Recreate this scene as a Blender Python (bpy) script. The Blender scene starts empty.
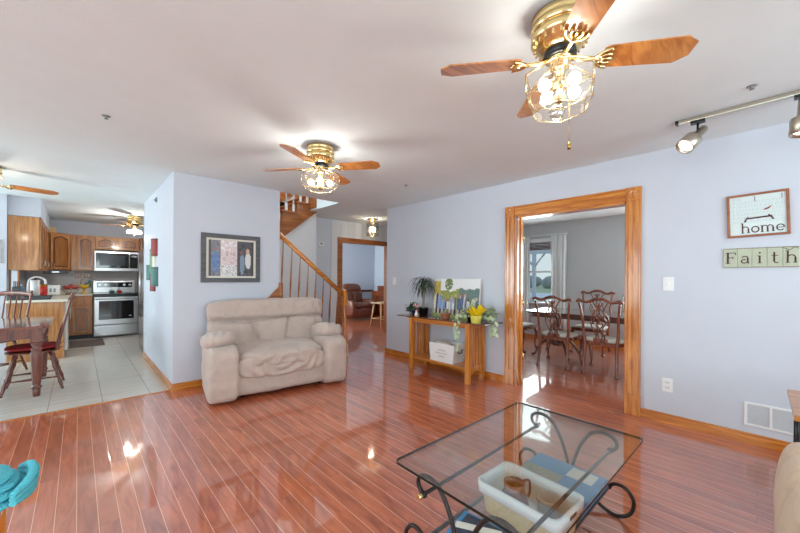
import bpy, bmesh, math, random
from mathutils import Vector, Matrix, noise
random.seed(7)
C = bpy.context.scene
COL = C.collection
PI = math.pi
R = math.radians

# ------------------------------------------------------------------ camera
YAW, ROLL, CAMH = .759, -.006, 1.272
right = Vector((math.cos(YAW), -math.sin(YAW), 0)); fwd = Vector((math.sin(YAW), math.cos(YAW), 0)); up = Vector((0, 0, 1))
cx_ = math.cos(ROLL)*right - math.sin(ROLL)*up
cy_ = math.sin(ROLL)*right + math.cos(ROLL)*up
cam_d = bpy.data.cameras.new('camera'); cam = bpy.data.objects.new('camera', cam_d); COL.objects.link(cam)
cam.matrix_world = Matrix(((cx_.x, cy_.x, -fwd.x, 0), (cx_.y, cy_.y, -fwd.y, 0), (cx_.z, cy_.z, -fwd.z, CAMH), (0, 0, 0, 1)))
cam_d.sensor_width = 36; cam_d.lens = 339.4*36/800; cam_d.shift_y = 11.6/800; cam_d.clip_start = .05
C.camera = cam

# ------------------------------------------------------------------ world, light, exposure
w = bpy.data.worlds.new('world'); C.world = w; w.use_nodes = True
nt = w.node_tree; nt.nodes.clear()
o_ = nt.nodes.new('ShaderNodeOutputWorld'); b_ = nt.nodes.new('ShaderNodeBackground')
tc = nt.nodes.new('ShaderNodeTexCoord'); sp = nt.nodes.new('ShaderNodeSeparateXYZ'); rp = nt.nodes.new('ShaderNodeValToRGB')
rp.color_ramp.elements[0].color = (.80, .86, .92, 1); rp.color_ramp.elements[0].position = .0
rp.color_ramp.elements[1].color = (.45, .62, .90, 1); rp.color_ramp.elements[1].position = .8
nt.links.new(tc.outputs['Generated'], sp.inputs[0]); nt.links.new(sp.outputs[2], rp.inputs[0])
nt.links.new(rp.outputs[0], b_.inputs[0]); nt.links.new(b_.outputs[0], o_.inputs[0])
b_.inputs[1].default_value = 1.0
C.view_settings.view_transform = 'Standard'; C.view_settings.look = 'None'
C.view_settings.gamma = 1; C.view_settings.use_curve_mapping = False
C.view_settings.exposure = 0.0
try:
    C.cycles.max_bounces = 10; C.cycles.diffuse_bounces = 5; C.cycles.transparent_max_bounces = 24
    C.cycles.glossy_bounces = 5; C.cycles.sample_clamp_indirect = 6; C.cycles.caustics_refractive = False
    C.cycles.caustics_reflective = False; C.cycles.use_denoising = True
except Exception: pass

def area(name, loc, target, sx, sy, power, col=(1, 1, 1), spread=180):
    l = bpy.data.lights.new(name, 'AREA'); l.shape = 'RECTANGLE'; l.size = sx; l.size_y = sy; l.energy = power; l.color = col
    l.spread = R(spread)
    o = bpy.data.objects.new(name, l); COL.objects.link(o); o.location = loc
    d = Vector(target)-Vector(loc); o.rotation_euler = d.to_track_quat('-Z', 'Y').to_euler()
    return o
def point(name, loc, power, col=(1, .86, .68), rad=.04):
    l = bpy.data.lights.new(name, 'POINT'); l.energy = power; l.color = col; l.shadow_soft_size = rad
    o = bpy.data.objects.new(name, l); COL.objects.link(o); o.location = loc; return o
DAY = (.80, .97, 1.0)
area('window_and_fill_light', (.6, -3.0, 1.30), (.6, 0, 3.5), 4.4, 1.8, 150, DAY)  # added lamp behind the camera, tilted up to brighten the ceiling
area('window_and_fill_light', (-3.9, .3, 1.30), (-.9, .3, 3.5), 4.6, 1.8, 150, DAY)  # added lamp out of view at the left, likewise tilted at the ceiling
area('window_and_fill_light', (6.98, 3.18, 1.4), (4, 2.4, 1.0), .55, 1.3, 14, DAY)
area('window_and_fill_light', (6.98, -.2, 1.4), (4, 1.0, 1.3), 1.6, 1.5, 125, DAY)  # added lamp for the dining room, at its unseen second window
area('window_and_fill_light', (-3.9, 7.0, 1.4), (0, 7.2, 1.8), 3.4, 1.6, 165, DAY)  # added lamp to brighten the kitchen, at an unseen window
area('window_and_fill_light', (4.3, 8.9, 1.4), (6.4, 7.6, 1.1), 1.6, 1.5, 95, DAY)  # added fill lamp for the den, no window modelled here
area('window_and_fill_light', (2.2, 5.6, 4.2), (2.3, 5.2, 2), 1.4, 1.2, 45, DAY)  # added fill lamp above the stairwell, not a window

# ------------------------------------------------------------------ tagging
def tag(o, label=None, cat=None, group=None, kind=None):
    if label: o['label'] = label
    if cat: o['category'] = cat
    if group: o['group'] = group
    if kind: o['kind'] = kind
    return o
def thing(name, label, cat, loc=(0, 0, 0), rz=0, group=None):
    o = bpy.data.objects.new(name, None); COL.objects.link(o); o.location = loc; o.rotation_euler = (0, 0, rz)
    o.empty_display_size = .1
    return tag(o, label, cat, group)
def kids(o): return [c for c in COL.objects if c.parent == o]
def copy_tree(o, parent=None):
    c = o.copy(); COL.objects.link(c)
    if parent: c.parent = parent
    for ch in kids(o): copy_tree(ch, c)
    return c

# ------------------------------------------------------------------ mesh builder
class MB:
    def __init__(s): s.b = bmesh.new()
    def _fin(s, fs, mi, sm):
        for f in fs: f.material_index = mi; f.smooth = sm
    def box(s, x0, x1, y0, y1, z0, z1, bev=0, M=None, mi=0, sm=False):
        xs = (min(x0, x1), max(x0, x1)); ys = (min(y0, y1), max(y0, y1)); zs = (min(z0, z1), max(z0, z1))
        v = [s.b.verts.new((x, y, z)) for x in xs for y in ys for z in zs]
        fs = [s.b.faces.new([v[i] for i in q]) for q in ((0, 1, 3, 2), (4, 6, 7, 5), (0, 4, 5, 1), (2, 3, 7, 6), (0, 2, 6, 4), (1, 5, 7, 3))]
        s._fin(fs, mi, sm)
        if bev > 0:
            es = list({e for f in fs for e in f.edges})
            bev = min(bev, .45*min(xs[1]-xs[0], ys[1]-ys[0], zs[1]-zs[0]))
            r = bmesh.ops.bevel(s.b, geom=es, offset=bev, segments=2, affect='EDGES', profile=.6)
            for f in r['faces']: f.material_index = mi
            v = list({x for f in r['faces'] for x in f.verts})
        if M: 
            vs = set(v)
            for f in [f for x in v for f in x.link_faces]: vs |= set(f.verts)
            bmesh.ops.transform(s.b, matrix=M, verts=list(vs))
        return s
    def loft(s, rings, closed=False, caps=True, mi=0, sm=True):
        rs = [[s.b.verts.new(p) for p in r] for r in rings]; n = len(rs[0]); m = len(rs)
        fs = []
        for i in range(m if closed else m-1):
            a, b = rs[i], rs[(i+1) % m]
            for j in range(n): 
                try: fs.append(s.b.faces.new((a[j], a[(j+1) % n], b[(j+1) % n], b[j])))
                except ValueError: pass
        s._fin(fs, mi, sm)
        if caps and not closed and n > 2:
            c = [s.b.faces.new(rs[0][::-1]), s.b.faces.new(rs[-1])]; s._fin(c, mi, False)
        return s
    def tube(s, pts, r, seg=8, closed=False, mi=0, flat=1.0, smooth=0):
        P = [Vector(p) for p in pts]
        if smooth: P, r = spline(P, r, smooth, closed)
        n = len(P); rr = r if isinstance(r, (list, tuple)) else [r]*n
        rings = []; nrm = None
        for i in range(n):
            if closed: t = P[(i+1) % n]-P[i-1]
            else: t = P[min(i+1, n-1)]-P[max(i-1, 0)]
            if t.length < 1e-9: t = Vector((0, 0, 1))
            t.normalize()
            if nrm is None:
                a = Vector((0, 0, 1)) if abs(t.z) < .9 else Vector((0, 1, 0))
                nrm = (a-t*a.dot(t)).normalized()
            else:
                nrm = nrm-t*nrm.dot(t)
                nrm = nrm.normalized() if nrm.length > 1e-6 else Vector((1, 0, 0))
            bn = t.cross(nrm)
            rings.append([P[i]+(nrm*math.cos(2*PI*k/seg)+bn*math.sin(2*PI*k/seg)*flat)*rr[i] for k in range(seg)])
        return s.loft(rings, closed=closed, mi=mi)
    def lathe(s, prof, c=(0, 0, 0), seg=20, M=None, mi=0, sm=True, caps=True):
        T = Matrix.Translation(c) @ (M or Matrix.Identity(4))
        rings = [[T @ Vector((max(r, 1e-4)*math.cos(2*PI*k/seg), max(r, 1e-4)*math.sin(2*PI*k/seg), z)) for k in range(seg)] for r, z in prof]
        return s.loft(rings, mi=mi, sm=sm, caps=caps)
    def cyl(s, p0, p1, r, seg=12, r1=None, mi=0):
        return s.tube([p0, p1], [r, r if r1 is None else r1], seg, mi=mi)
    def ball(s, c, r, seg=12, sc=(1, 1, 1), mi=0):
        n = max(4, seg//2)
        rings = [[Vector(c)+Vector((r*sc[0]*math.sin(PI*i/n)*math.cos(2*PI*k/seg), r*sc[1]*math.sin(PI*i/n)*math.sin(2*PI*k/seg), -r*sc[2]*math.cos(PI*i/n))) for k in range(seg)] for i in [.08]+list(range(1, n))+[n-.08]]
        return s.loft(rings, mi=mi)
    def prism(s, poly, M, t, mi=0, bev=0):
        """poly in local XY, thickness t along local +Z, mapped by M"""
        a = [s.b.verts.new(M @ Vector((x, y, 0))) for x, y in poly]; b = [s.b.verts.new(M @ Vector((x, y, t))) for x, y in poly]
        n = len(poly)
        fs = [s.b.faces.new(a[::-1]), s.b.faces.new(b)]+[s.b.faces.new((a[i], a[(i+1) % n], b[(i+1) % n], b[i])) for i in range(n)]
        s._fin(fs, mi, False); return s
    def quad(s, ps, mi=0):
        f = s.b.faces.new([s.b.verts.new(p) for p in ps]); f.material_index = mi; return s
    def soft(s, c, size, e=3.2, n=14, amp=0, freq=6, M=None, fn=None, mi=0, seed=0):
        """puffy cushion: superellipsoid box; fn(Vector local unit)->extra offset scale"""
        T = Matrix.Translation(c) @ (M or Matrix.Identity(4)); hx, hy, hz = size[0]/2, size[1]/2, size[2]/2
        vs = {}
        def key(i, j, k): return (i, j, k)
        def vert(i, j, k):
            q = (i, j, k)
            if q in vs: return vs[q]
            p = Vector((2*i/n-1, 2*j/n-1, 2*k/n-1))
            l = (abs(p.x)**e+abs(p.y)**e+abs(p.z)**e)**(1/e)
            u = p/l
            nrm = Vector((math.copysign(abs(u.x)**(e-1), u.x)/hx, math.copysign(abs(u.y)**(e-1), u.y)/hy, math.copysign(abs(u.z)**(e-1), u.z)/hz)).normalized()
            w_ = Vector((u.x*hx, u.y*hy, u.z*hz))
            d = 0
            if amp: d += amp*(noise.noise((w_+Vector((seed*3.1, seed, 0)))*freq)+.5*noise.noise((w_+Vector((seed, 9, 2)))*freq*2.3))
            if fn: d += fn(u, w_)
            vs[q] = s.b.verts.new(T @ (w_+nrm*d)); return vs[q]
        fs = []
        for a in range(n):
            for b in range(n):
                for side in (0, n):
                    for ax in range(3):
                        def ix(p, q):
                            r = [p, q]; r.insert(ax, side); return vert(*r)
                        q = [ix(a, b), ix(a+1, b), ix(a+1, b+1), ix(a, b+1)]
                        if (side == 0) ^ (ax == 1): q.reverse()
                        fs.append(s.b.faces.new(q))
        s._fin(fs, mi, True); return s
    def build(s, name, mat, parent=None, loc=None, rot=None):
        me = bpy.data.meshes.new(name); bmesh.ops.recalc_face_normals(s.b, faces=s.b.faces[:]); s.b.to_mesh(me); s.b.free()
        for m in (mat if isinstance(mat, (list, tuple)) else [mat]): me.materials.append(m)
        o = bpy.data.objects.new(name, me); COL.objects.link(o)
        if parent: o.parent = parent
        if loc: o.location = loc
        if rot: o.rotation_euler = rot
        return o
def spline(P, r, k, closed=False):
    n = len(P); out = []; ro = []; rr = r if isinstance(r, (list, tuple)) else [r]*n
    for i in range(n if closed else n-1):
        g = (lambda a: P[a % n]) if closed else (lambda a: P[min(max(a, 0), n-1)])
        p0, p1, p2, p3 = g(i-1), g(i), g(i+1), g(i+2); ra, rb = rr[i], rr[(i+1) % n]
        for j in range(k):
            t = j/k
            out.append(.5*((2*p1)+(p2-p0)*t+(2*p0-5*p1+4*p2-p3)*t*t+(3*p1-p0-3*p2+p3)*t**3)); ro.append(ra+(rb-ra)*t)
    if not closed: out.append(P[-1].copy()); ro.append(rr[-1])
    return out, ro
# frames for prisms: XZ plane (extrude along +Y) and YZ plane (extrude along +X)
def PXZ(y): return Matrix(((1, 0, 0, 0), (0, 0, 1, y), (0, 1, 0, 0), (0, 0, 0, 1)))
def PYZ(x): return Matrix(((0, 0, 1, x), (1, 0, 0, 0), (0, 1, 0, 0), (0, 0, 0, 1)))

# ------------------------------------------------------------------ materials
def lin(c):
    return tuple((x/255/12.92 if x/255 <= .04045 else ((x/255+.055)/1.055)**2.4) for x in c)+(1,)
def mat(name, col, rough=.5, metal=0, spec=.5, bump=0, bscale=40, var=0, vscale=5, coat=0, sheen=0, emis=None, estr=0, trans=0):
    m = bpy.data.materials.new(name); m.use_nodes = True; n = m.node_tree; p = n.nodes['Principled BSDF']
    c = lin(col); p.inputs['Base Color'].default_value = c; p.inputs['Roughness'].default_value = rough
    p.inputs['Metallic'].default_value = metal; p.inputs['Specular IOR Level'].default_value = spec
    p.inputs['Coat Weight'].default_value = coat; p.inputs['Coat Roughness'].default_value = .08
    p.inputs['Sheen Weight'].default_value = sheen
    p.inputs['Transmission Weight'].default_value = trans
    t = n.nodes.new('ShaderNodeTexCoord')
    ns = n.nodes.new('ShaderNodeTexNoise'); ns.inputs['Scale'].default_value = vscale; ns.inputs['Detail'].default_value = 3
    n.links.new(t.outputs['Object'], ns.inputs['Vector'])
    if var == 0: var = .03
    mx = n.nodes.new('ShaderNodeMix'); mx.data_type = 'RGBA'
    mx.inputs[6].default_value = tuple(max(0, x*(1-var)) for x in c[:3])+(1,); mx.inputs[7].default_value = tuple(min(1, x*(1+var)) for x in c[:3])+(1,)
    n.links.new(ns.outputs['Fac'], mx.inputs[0]); n.links.new(mx.outputs[2], p.inputs['Base Color'])
    if bump:
        nb = n.nodes.new('ShaderNodeTexNoise'); nb.inputs['Scale'].default_value = bscale; nb.inputs['Detail'].default_value = 4
        n.links.new(t.outputs['Object'], nb.inputs['Vector'])
        bp = n.nodes.new('ShaderNodeBump'); bp.inputs['Strength'].default_value = min(1, bump); bp.inputs['Distance'].default_value = .01*max(1, bump)
        n.links.new(nb.outputs['Fac'], bp.inputs['Height']); n.links.new(bp.outputs[0], p.inputs['Normal'])
    if emis: m.cycles.emission_sampling = 'NONE'
    if emis: p.inputs['Emission Color'].default_value = lin(emis); p.inputs['Emission Strength'].default_value = estr
    return m
def wood(name, c1, c2, axis='Z', rough=.35, scale=1.0, coat=.3, spec=.5):
    m = bpy.data.materials.new(name); m.use_nodes = True; n = m.node_tree; p = n.nodes['Principled BSDF']
    t = n.nodes.new('ShaderNodeTexCoord'); mp = n.nodes.new('ShaderNodeMapping')
    sc = {'X': (1.2, 14, 14), 'Y': (14, 1.2, 14), 'Z': (14, 14, 1.2)}[axis]
    mp.inputs['Scale'].default_value = tuple(x*scale for x in sc)
    n.links.new(t.outputs['Object'], mp.inputs[0])
    ns = n.nodes.new('ShaderNodeTexNoise'); ns.inputs['Scale'].default_value = 2.2; ns.inputs['Detail'].default_value = 6; ns.inputs['Distortion'].default_value = .9
    n.links.new(mp.outputs[0], ns.inputs['Vector'])
    cr = n.nodes.new('ShaderNodeValToRGB'); e = cr.color_ramp.elements
    e[0].position = .35; e[0].color = lin(c1); e[1].position = .65; e[1].color = lin(c2)
    n.links.new(ns.outputs['Fac'], cr.inputs[0]); n.links.new(cr.outputs[0], p.inputs['Base Color'])
    p.inputs['Roughness'].default_value = rough; p.inputs['Coat Weight'].default_value = coat; p.inputs['Coat Roughness'].default_value = .12
    p.inputs['Specular IOR Level'].default_value = spec
    return m
def thin_glass(name, col=(245, 250, 248), rough=.0, refl=1.45, add=0.0, milk=0):
    m = bpy.data.materials.new(name); m.use_nodes = True; n = m.node_tree; n.nodes.clear()
    o = n.nodes.new('ShaderNodeOutputMaterial'); mx = n.nodes.new('ShaderNodeMixShader'); tr = n.nodes.new('ShaderNodeBsdfTransparent')
    gl = n.nodes.new('ShaderNodeBsdfGlossy'); fr = n.nodes.new('ShaderNodeFresnel'); fr.inputs[0].default_value = refl
    gl.inputs['Roughness'].default_value = rough; tr.inputs[0].default_value = lin(col)
    ad = n.nodes.new('ShaderNodeMath'); ad.operation = 'ADD'; ad.inputs[1].default_value = add; ad.use_clamp = True
    ge = n.nodes.new('ShaderNodeNewGeometry'); mi_ = n.nodes.new('ShaderNodeMapRange')
    mi_.inputs['To Min'].default_value = refl; mi_.inputs['To Max'].default_value = 1/refl
    n.links.new(ge.outputs['Backfacing'], mi_.inputs['Value']); n.links.new(mi_.outputs[0], fr.inputs[0])
    n.links.new(fr.outputs[0], ad.inputs[0]); n.links.new(ad.outputs[0], mx.inputs[0])
    n.links.new(tr.outputs[0], mx.inputs[1]); n.links.new(gl.outputs[0], mx.inputs[2]); n.links.new(mx.outputs[0], o.inputs[0])
    if milk:
        df = n.nodes.new('ShaderNodeBsdfDiffuse'); tl = n.nodes.new('ShaderNodeBsdfTranslucent'); m1 = n.nodes.new('ShaderNodeMixShader'); m2 = n.nodes.new('ShaderNodeMixShader'); m2.inputs[0].default_value = milk
        df.inputs[0].default_value = (.9, .9, .9, 1); tl.inputs[0].default_value = (.9, .9, .9, 1)
        n.links.new(df.outputs[0], m1.inputs[1]); n.links.new(tl.outputs[0], m1.inputs[2]); n.links.new(mx.outputs[0], m2.inputs[1]); n.links.new(m1.outputs[0], m2.inputs[2]); n.links.new(m2.outputs[0], o.inputs[0])
    return m
def floor_wood():
    m = bpy.data.materials.new('plank_floor'); m.use_nodes = True; n = m.node_tree; p = n.nodes['Principled BSDF']; L = n.links.new
    t = n.nodes.new('ShaderNodeTexCoord'); sp = n.nodes.new('ShaderNodeSeparateXYZ'); cb = n.nodes.new('ShaderNodeCombineXYZ')
    L(t.outputs['Object'], sp.inputs[0]); L(sp.outputs[1], cb.inputs[0]); L(sp.outputs[0], cb.inputs[1])
    def brick(c1, c2, mo, msz, bias=0):
        b = n.nodes.new('ShaderNodeTexBrick'); L(cb.outputs[0], b.inputs['Vector'])
        b.inputs['Scale'].default_value = 1; b.inputs['Brick Width'].default_value = 1.15; b.inputs['Row Height'].default_value = .083
        b.inputs['Mortar Size'].default_value = msz; b.inputs['Mortar Smooth'].default_value = .3; b.inputs['Bias'].default_value = bias
        b.offset = .37; b.offset_frequency = 2; b.squash = 1
        b.inputs['Color1'].default_value = c1; b.inputs['Color2'].default_value = c2; b.inputs['Mortar'].default_value = mo
        return b
    b1 = brick((0, 0, 0, 1), (1, 1, 1, 1), (.5, .5, .5, 1), 0)
    mpc = n.nodes.new('ShaderNodeMapping'); mpc.inputs['Scale'].default_value = (1.6, 11, 1)
    L(cb.outputs[0], mpc.inputs[0])
    off = n.nodes.new('ShaderNodeVectorMath'); off.operation = 'ADD'; sc = n.nodes.new('ShaderNodeVectorMath'); sc.operation = 'SCALE'; sc.inputs['Scale'].default_value = 37
    L(b1.outputs['Color'], sc.inputs[0]); L(mpc.outputs[0], off.inputs[0]); L(sc.outputs[0], off.inputs[1])
    g = n.nodes.new('ShaderNodeTexNoise'); g.inputs['Scale'].default_value = 1.6; g.inputs['Detail'].default_value = 7; g.inputs['Distortion'].default_value = 1.4
    L(off.outputs[0], g.inputs['Vector'])
    cr = n.nodes.new('ShaderNodeValToRGB'); e = cr.color_ramp.elements
    e[0].position = .25; e[0].color = lin(FLOOR[0]); e[1].position = .75; e[1].color = lin(FLOOR[1])
    L(g.outputs['Fac'], cr.inputs[0])
    pr = n.nodes.new('ShaderNodeValToRGB'); e = pr.color_ramp.elements
    e[0].position = 0; e[0].color = (.82, .74, .70, 1); e[1].position = 1; e[1].color = (1.1, 1.08, 1.08, 1)
    L(b1.outputs['Color'], pr.inputs[0])
    ml = n.nodes.new('ShaderNodeMix'); ml.data_type = 'RGBA'; ml.blend_type = 'MULTIPLY'; ml.inputs[0].default_value = 1
    L(cr.outputs[0], ml.inputs[6]); L(pr.outputs[0], ml.inputs[7])
    b2 = brick((0, 0, 0, 1), (0, 0, 0, 1), (1, 1, 1, 1), .0014)
    mm = n.nodes.new('ShaderNodeMix'); mm.data_type = 'RGBA'; L(b2.outputs['Color'], mm.inputs[0]); L(ml.outputs[2], mm.inputs[6])
    mm.inputs[7].default_value = lin((128, 66, 46)); L(mm.outputs[2], p.inputs['Base Color'])
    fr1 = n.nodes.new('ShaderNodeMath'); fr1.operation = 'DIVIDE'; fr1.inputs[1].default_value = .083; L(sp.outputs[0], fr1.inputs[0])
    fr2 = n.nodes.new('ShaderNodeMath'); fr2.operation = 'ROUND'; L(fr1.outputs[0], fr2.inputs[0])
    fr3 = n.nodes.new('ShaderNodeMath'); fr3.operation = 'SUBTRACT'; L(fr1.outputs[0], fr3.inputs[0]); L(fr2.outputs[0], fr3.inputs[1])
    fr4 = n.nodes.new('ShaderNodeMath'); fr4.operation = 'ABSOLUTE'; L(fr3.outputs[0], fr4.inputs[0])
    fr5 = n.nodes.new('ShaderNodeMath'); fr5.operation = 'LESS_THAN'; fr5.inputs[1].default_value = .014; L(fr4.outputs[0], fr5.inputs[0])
    ms = n.nodes.new('ShaderNodeMix'); ms.data_type = 'RGBA'; L(fr5.outputs[0], ms.inputs[0]); L(mm.outputs[2], ms.inputs[6]); ms.inputs[7].default_value = lin(FLOOR[2]); L(ms.outputs[2], p.inputs['Base Color'])  # pale seam lines: glints of the board bevels painted into the colour
    p.inputs['Roughness'].default_value = .32; p.inputs['Specular IOR Level'].default_value = .6; p.inputs['Coat Weight'].default_value = 1; p.inputs['Coat Roughness'].default_value = .045
    p.inputs['Coat IOR'].default_value = 1.95
    # gentle cupping of every board so that reflections break up, with the seams as grooves
    wv = n.nodes.new('ShaderNodeTexNoise'); wv.inputs['Scale'].default_value = 3; L(off.outputs[0], wv.inputs['Vector'])
    ad = n.nodes.new('ShaderNodeMath'); ad.operation = 'MULTIPLY_ADD'; L(wv.outputs['Fac'], ad.inputs[0]); ad.inputs[1].default_value = .0
    iv = n.nodes.new('ShaderNodeMath'); iv.operation = 'MULTIPLY'; iv.inputs[1].default_value = -1; L(b2.outputs['Color'], iv.inputs[0]); L(iv.outputs[0], ad.inputs[2])
    bp = n.nodes.new('ShaderNodeBump'); bp.inputs['Strength'].default_value = .07; bp.inputs['Distance'].default_value = .004
    L(ad.outputs[0], bp.inputs['Height']); L(bp.outputs[0], p.inputs['Normal']); L(bp.outputs[0], p.inputs['Coat Normal'])
    return m
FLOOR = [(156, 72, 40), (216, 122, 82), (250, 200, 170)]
def floor_tile():
    m = bpy.data.materials.new('floor_tile'); m.use_nodes = True; n = m.node_tree; p = n.nodes['Principled BSDF']; L = n.links.new
    t = n.nodes.new('ShaderNodeTexCoord'); mp = n.nodes.new('ShaderNodeMapping'); mp.inputs['Location'].default_value = (.205, -4.1, 0)
    L(t.outputs['Object'], mp.inputs[0])
    b = n.nodes.new('ShaderNodeTexBrick'); L(mp.outputs[0], b.inputs['Vector']); b.offset = 0
    b.inputs['Scale'].default_value = 1; b.inputs['Brick Width'].default_value = .392; b.inputs['Row Height'].default_value = .70
    b.inputs['Mortar Size'].default_value = .0035; b.inputs['Mortar Smooth'].default_value = .1
    b.inputs['Color1'].default_value = lin((205, 200, 192)); b.inputs['Color2'].default_value = lin((212, 207, 199)); b.inputs['Mortar'].default_value = lin((135, 128, 120))
    m2 = n.nodes.new('ShaderNodeMapping'); m2.inputs['Scale'].default_value = (1.2, 9, 1); L(t.outputs['Object'], m2.inputs[0])
    ns = n.nodes.new('ShaderNodeTexNoise'); ns.inputs['Scale'].default_value = 2.5; ns.inputs['Detail'].default_value = 5; L(m2.outputs[0], ns.inputs['Vector'])
    cr = n.nodes.new('ShaderNodeValToRGB'); cr.color_ramp.elements[0].color = (.82, .81, .8, 1); cr.color_ramp.elements[0].position = .3
    cr.color_ramp.elements[1].color = (1.05, 1.05, 1.05, 1); cr.color_ramp.elements[1].position = .7; L(ns.outputs['Fac'], cr.inputs[0])
    ml = n.nodes.new('ShaderNodeMix'); ml.data_type = 'RGBA'; ml.blend_type = 'MULTIPLY'; ml.inputs[0].default_value = 1
    L(b.outputs['Color'], ml.inputs[6]); L(cr.outputs[0], ml.inputs[7]); L(ml.outputs[2], p.inputs['Base Color'])
    p.inputs['Roughness'].default_value = .28
    return m
def vcol(name, rough=.5):
    m = bpy.data.materials.new(name); m.use_nodes = True; n = m.node_tree; p = n.nodes['Principled BSDF']
    a = n.nodes.new('ShaderNodeVertexColor'); a.layer_name = 'Col'; n.links.new(a.outputs[0], p.inputs['Base Color']); p.inputs['Roughness'].default_value = rough
    return m
def image_panel(name, parent, fn, nx, nz, P0, U, V, rough=.4):
    """a printed picture: a grid of small coloured patches; fn(u,v)->sRGB colour"""
    me = bpy.data.meshes.new(name); P0, U, V = Vector(P0), Vector(U), Vector(V)
    vs = [P0+U*(i/nx)+V*(j/nz) for j in range(nz+1) for i in range(nx+1)]
    fs = [(j*(nx+1)+i, j*(nx+1)+i+1, (j+1)*(nx+1)+i+1, (j+1)*(nx+1)+i) for j in range(nz) for i in range(nx)]
    me.from_pydata(vs, [], fs); ca = me.color_attributes.new('Col', 'FLOAT_COLOR', 'CORNER')
    for k, f in enumerate(me.polygons):
        i, j = k % nx, k//nx; c = lin(fn((i+.5)/nx, (j+.5)/nz))
        for l in f.loop_indices: ca.data[l].color = c
    me.materials.append(vcol(name+'_print', rough)); o = bpy.data.objects.new(name, me); COL.objects.link(o); o.parent = parent
    return o

M = {}
M['wall'] = mat('wall_paint', (204, 209, 220), .55, spec=.3, bump=.03, bscale=120)
M['wall_grey'] = mat('dining_wall_paint', (196, 197, 199), .6, spec=.3, bump=.03, bscale=120)
M['wall_white'] = mat('stairwell_paint', (225, 225, 226), .6, spec=.3)
M['ceiling'] = mat('ceiling_paint', (230, 240, 243), .8, spec=.2, bump=.12, bscale=160)
M['popcorn'] = mat('textured_ceiling', (236, 236, 236), .9, bump=.5, bscale=45)
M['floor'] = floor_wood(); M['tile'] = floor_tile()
M['trim'] = wood('oak_trim_x', (178, 98, 26), (220, 144, 58), 'Y', .25, coat=.6)
M['trimx'] = wood('oak_trim_along_x', (178, 98, 26), (220, 144, 58), 'X', .25, coat=.6)
M['trimz'] = wood('oak_trim_upright', (174, 96, 28), (218, 142, 58), 'Z', .22, coat=.7)
M['oak'] = wood('cabinet_oak', (168, 104, 52), (208, 148, 88), 'Z', .4)
M['oak2'] = wood('cabinet_oak_dark', (140, 84, 36), (184, 120, 60), 'Z', .4)
M['stair'] = wood('stair_oak', (140, 78, 34), (178, 108, 54), 'X', .3)
M['console'] = wood('console_oak', (176, 104, 34), (216, 142, 62), 'Z', .3, coat=.5)
M['consoley'] = wood('console_oak_y', (176, 104, 34), (216, 142, 62), 'Y', .3, coat=.5)
M['cherry'] = wood('cherry_wood', (92, 40, 22), (150, 78, 44), 'Z', .22, coat=.8)
M['cherryy'] = wood('cherry_wood_y', (70, 32, 20), (112, 54, 32), 'Y', .18, coat=.9)
M['cherryd'] = wood('dark_cherry_wood', (74, 34, 20), (118, 60, 38), 'Z', .25, coat=.8)
M['maho'] = wood('breakfast_wood', (82, 38, 27), (130, 68, 49), 'Z', .3, coat=.5)
M['mahotop'] = wood('breakfast_wood_top', (104, 56, 44), (142, 88, 72), 'X', .12, coat=1)
M['blade'] = wood('fan_blade_oak', (164, 98, 40), (206, 140, 72), 'X', .35, coat=.5)
M['lightwood'] = wood('light_wood', (206, 160, 104), (228, 190, 138), 'Z', .4)
M['brass'] = mat('brass', (232, 206, 148), .2, metal=1, var=.05)
M['brassd'] = mat('brass_dark', (170, 130, 60), .25, metal=1)
M['nickel'] = mat('brushed_nickel', (196, 188, 172), .3, metal=1)
M['steel'] = mat('stainless', (196, 196, 198), .28, metal=1)
M['steeld'] = mat('stainless_dull', (150, 152, 156), .4, metal=.6)
M['iron'] = mat('wrought_iron', (44, 36, 34), .3, metal=.4, bump=.1)
M['black'] = mat('black', (16, 16, 18), .3)
M['blackglass'] = mat('black_glass', (10, 12, 14), .06, coat=1)
M['smoke'] = mat('smoked_glass', (58, 62, 68), .15)
M['white'] = mat('white_plastic', (238, 238, 238), .4)
M['whiteg'] = mat('white_gloss', (235, 234, 230), .25)
M['counter'] = mat('cream_counter', (232, 226, 210), .3)
M['suede'] = mat('greige_suede', (190, 173, 163), .85, spec=.15, bump=1.8, bscale=13, var=.16, vscale=7, sheen=.3)
M['tan'] = mat('tan_upholstery', (212, 186, 160), .8, spec=.2, bump=.3, bscale=60, var=.08, vscale=20, sheen=.2)
M['leather'] = mat('brown_leather', (112, 62, 44), .35, bump=.2, bscale=30, var=.2)
M['cream'] = mat('seat_cloth', (206, 202, 190), .8, bump=.2, bscale=90, var=.1, vscale=40)
M['red'] = mat('red_cloth', (150, 28, 34), .8, bump=.2)
M['teal'] = mat('teal_terry', (92, 196, 212), .95, bump=.8, bscale=160, var=.12, vscale=30)
M['curtain'] = mat('curtain_cloth', (238, 238, 238), .8, spec=.1)
M['gframe'] = wood('grey_frame', (72, 74, 78), (96, 98, 102), 'X', .5, coat=0)
M['glass'] = thin_glass('clear_glass')
M['tglass'] = thin_glass('tabletop_glass', (247, 250, 249), 0, 1.5, .07)
M['tedge'] = mat('tabletop_edge', (12, 30, 26), .1)
M['lglass'] = thin_glass('lamp_glass', (252, 251, 248), .05, 1.4, 0, .02)
M['crystal'] = thin_glass('cut_crystal', (235, 235, 232), .1, 1.6, .25)
M['bulb'] = mat('bulb', (255, 240, 215), .3, emis=(255, 232, 196), estr=9)
M['bulbw'] = mat('bulb_white', (255, 250, 240), .3, emis=(255, 246, 232), estr=4)
M['green'] = mat('leaf_green', (62, 92, 48), .5, var=.3, vscale=30)
M['greend'] = mat('leaf_dark', (50, 66, 46), .5, var=.3, vscale=30)
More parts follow.
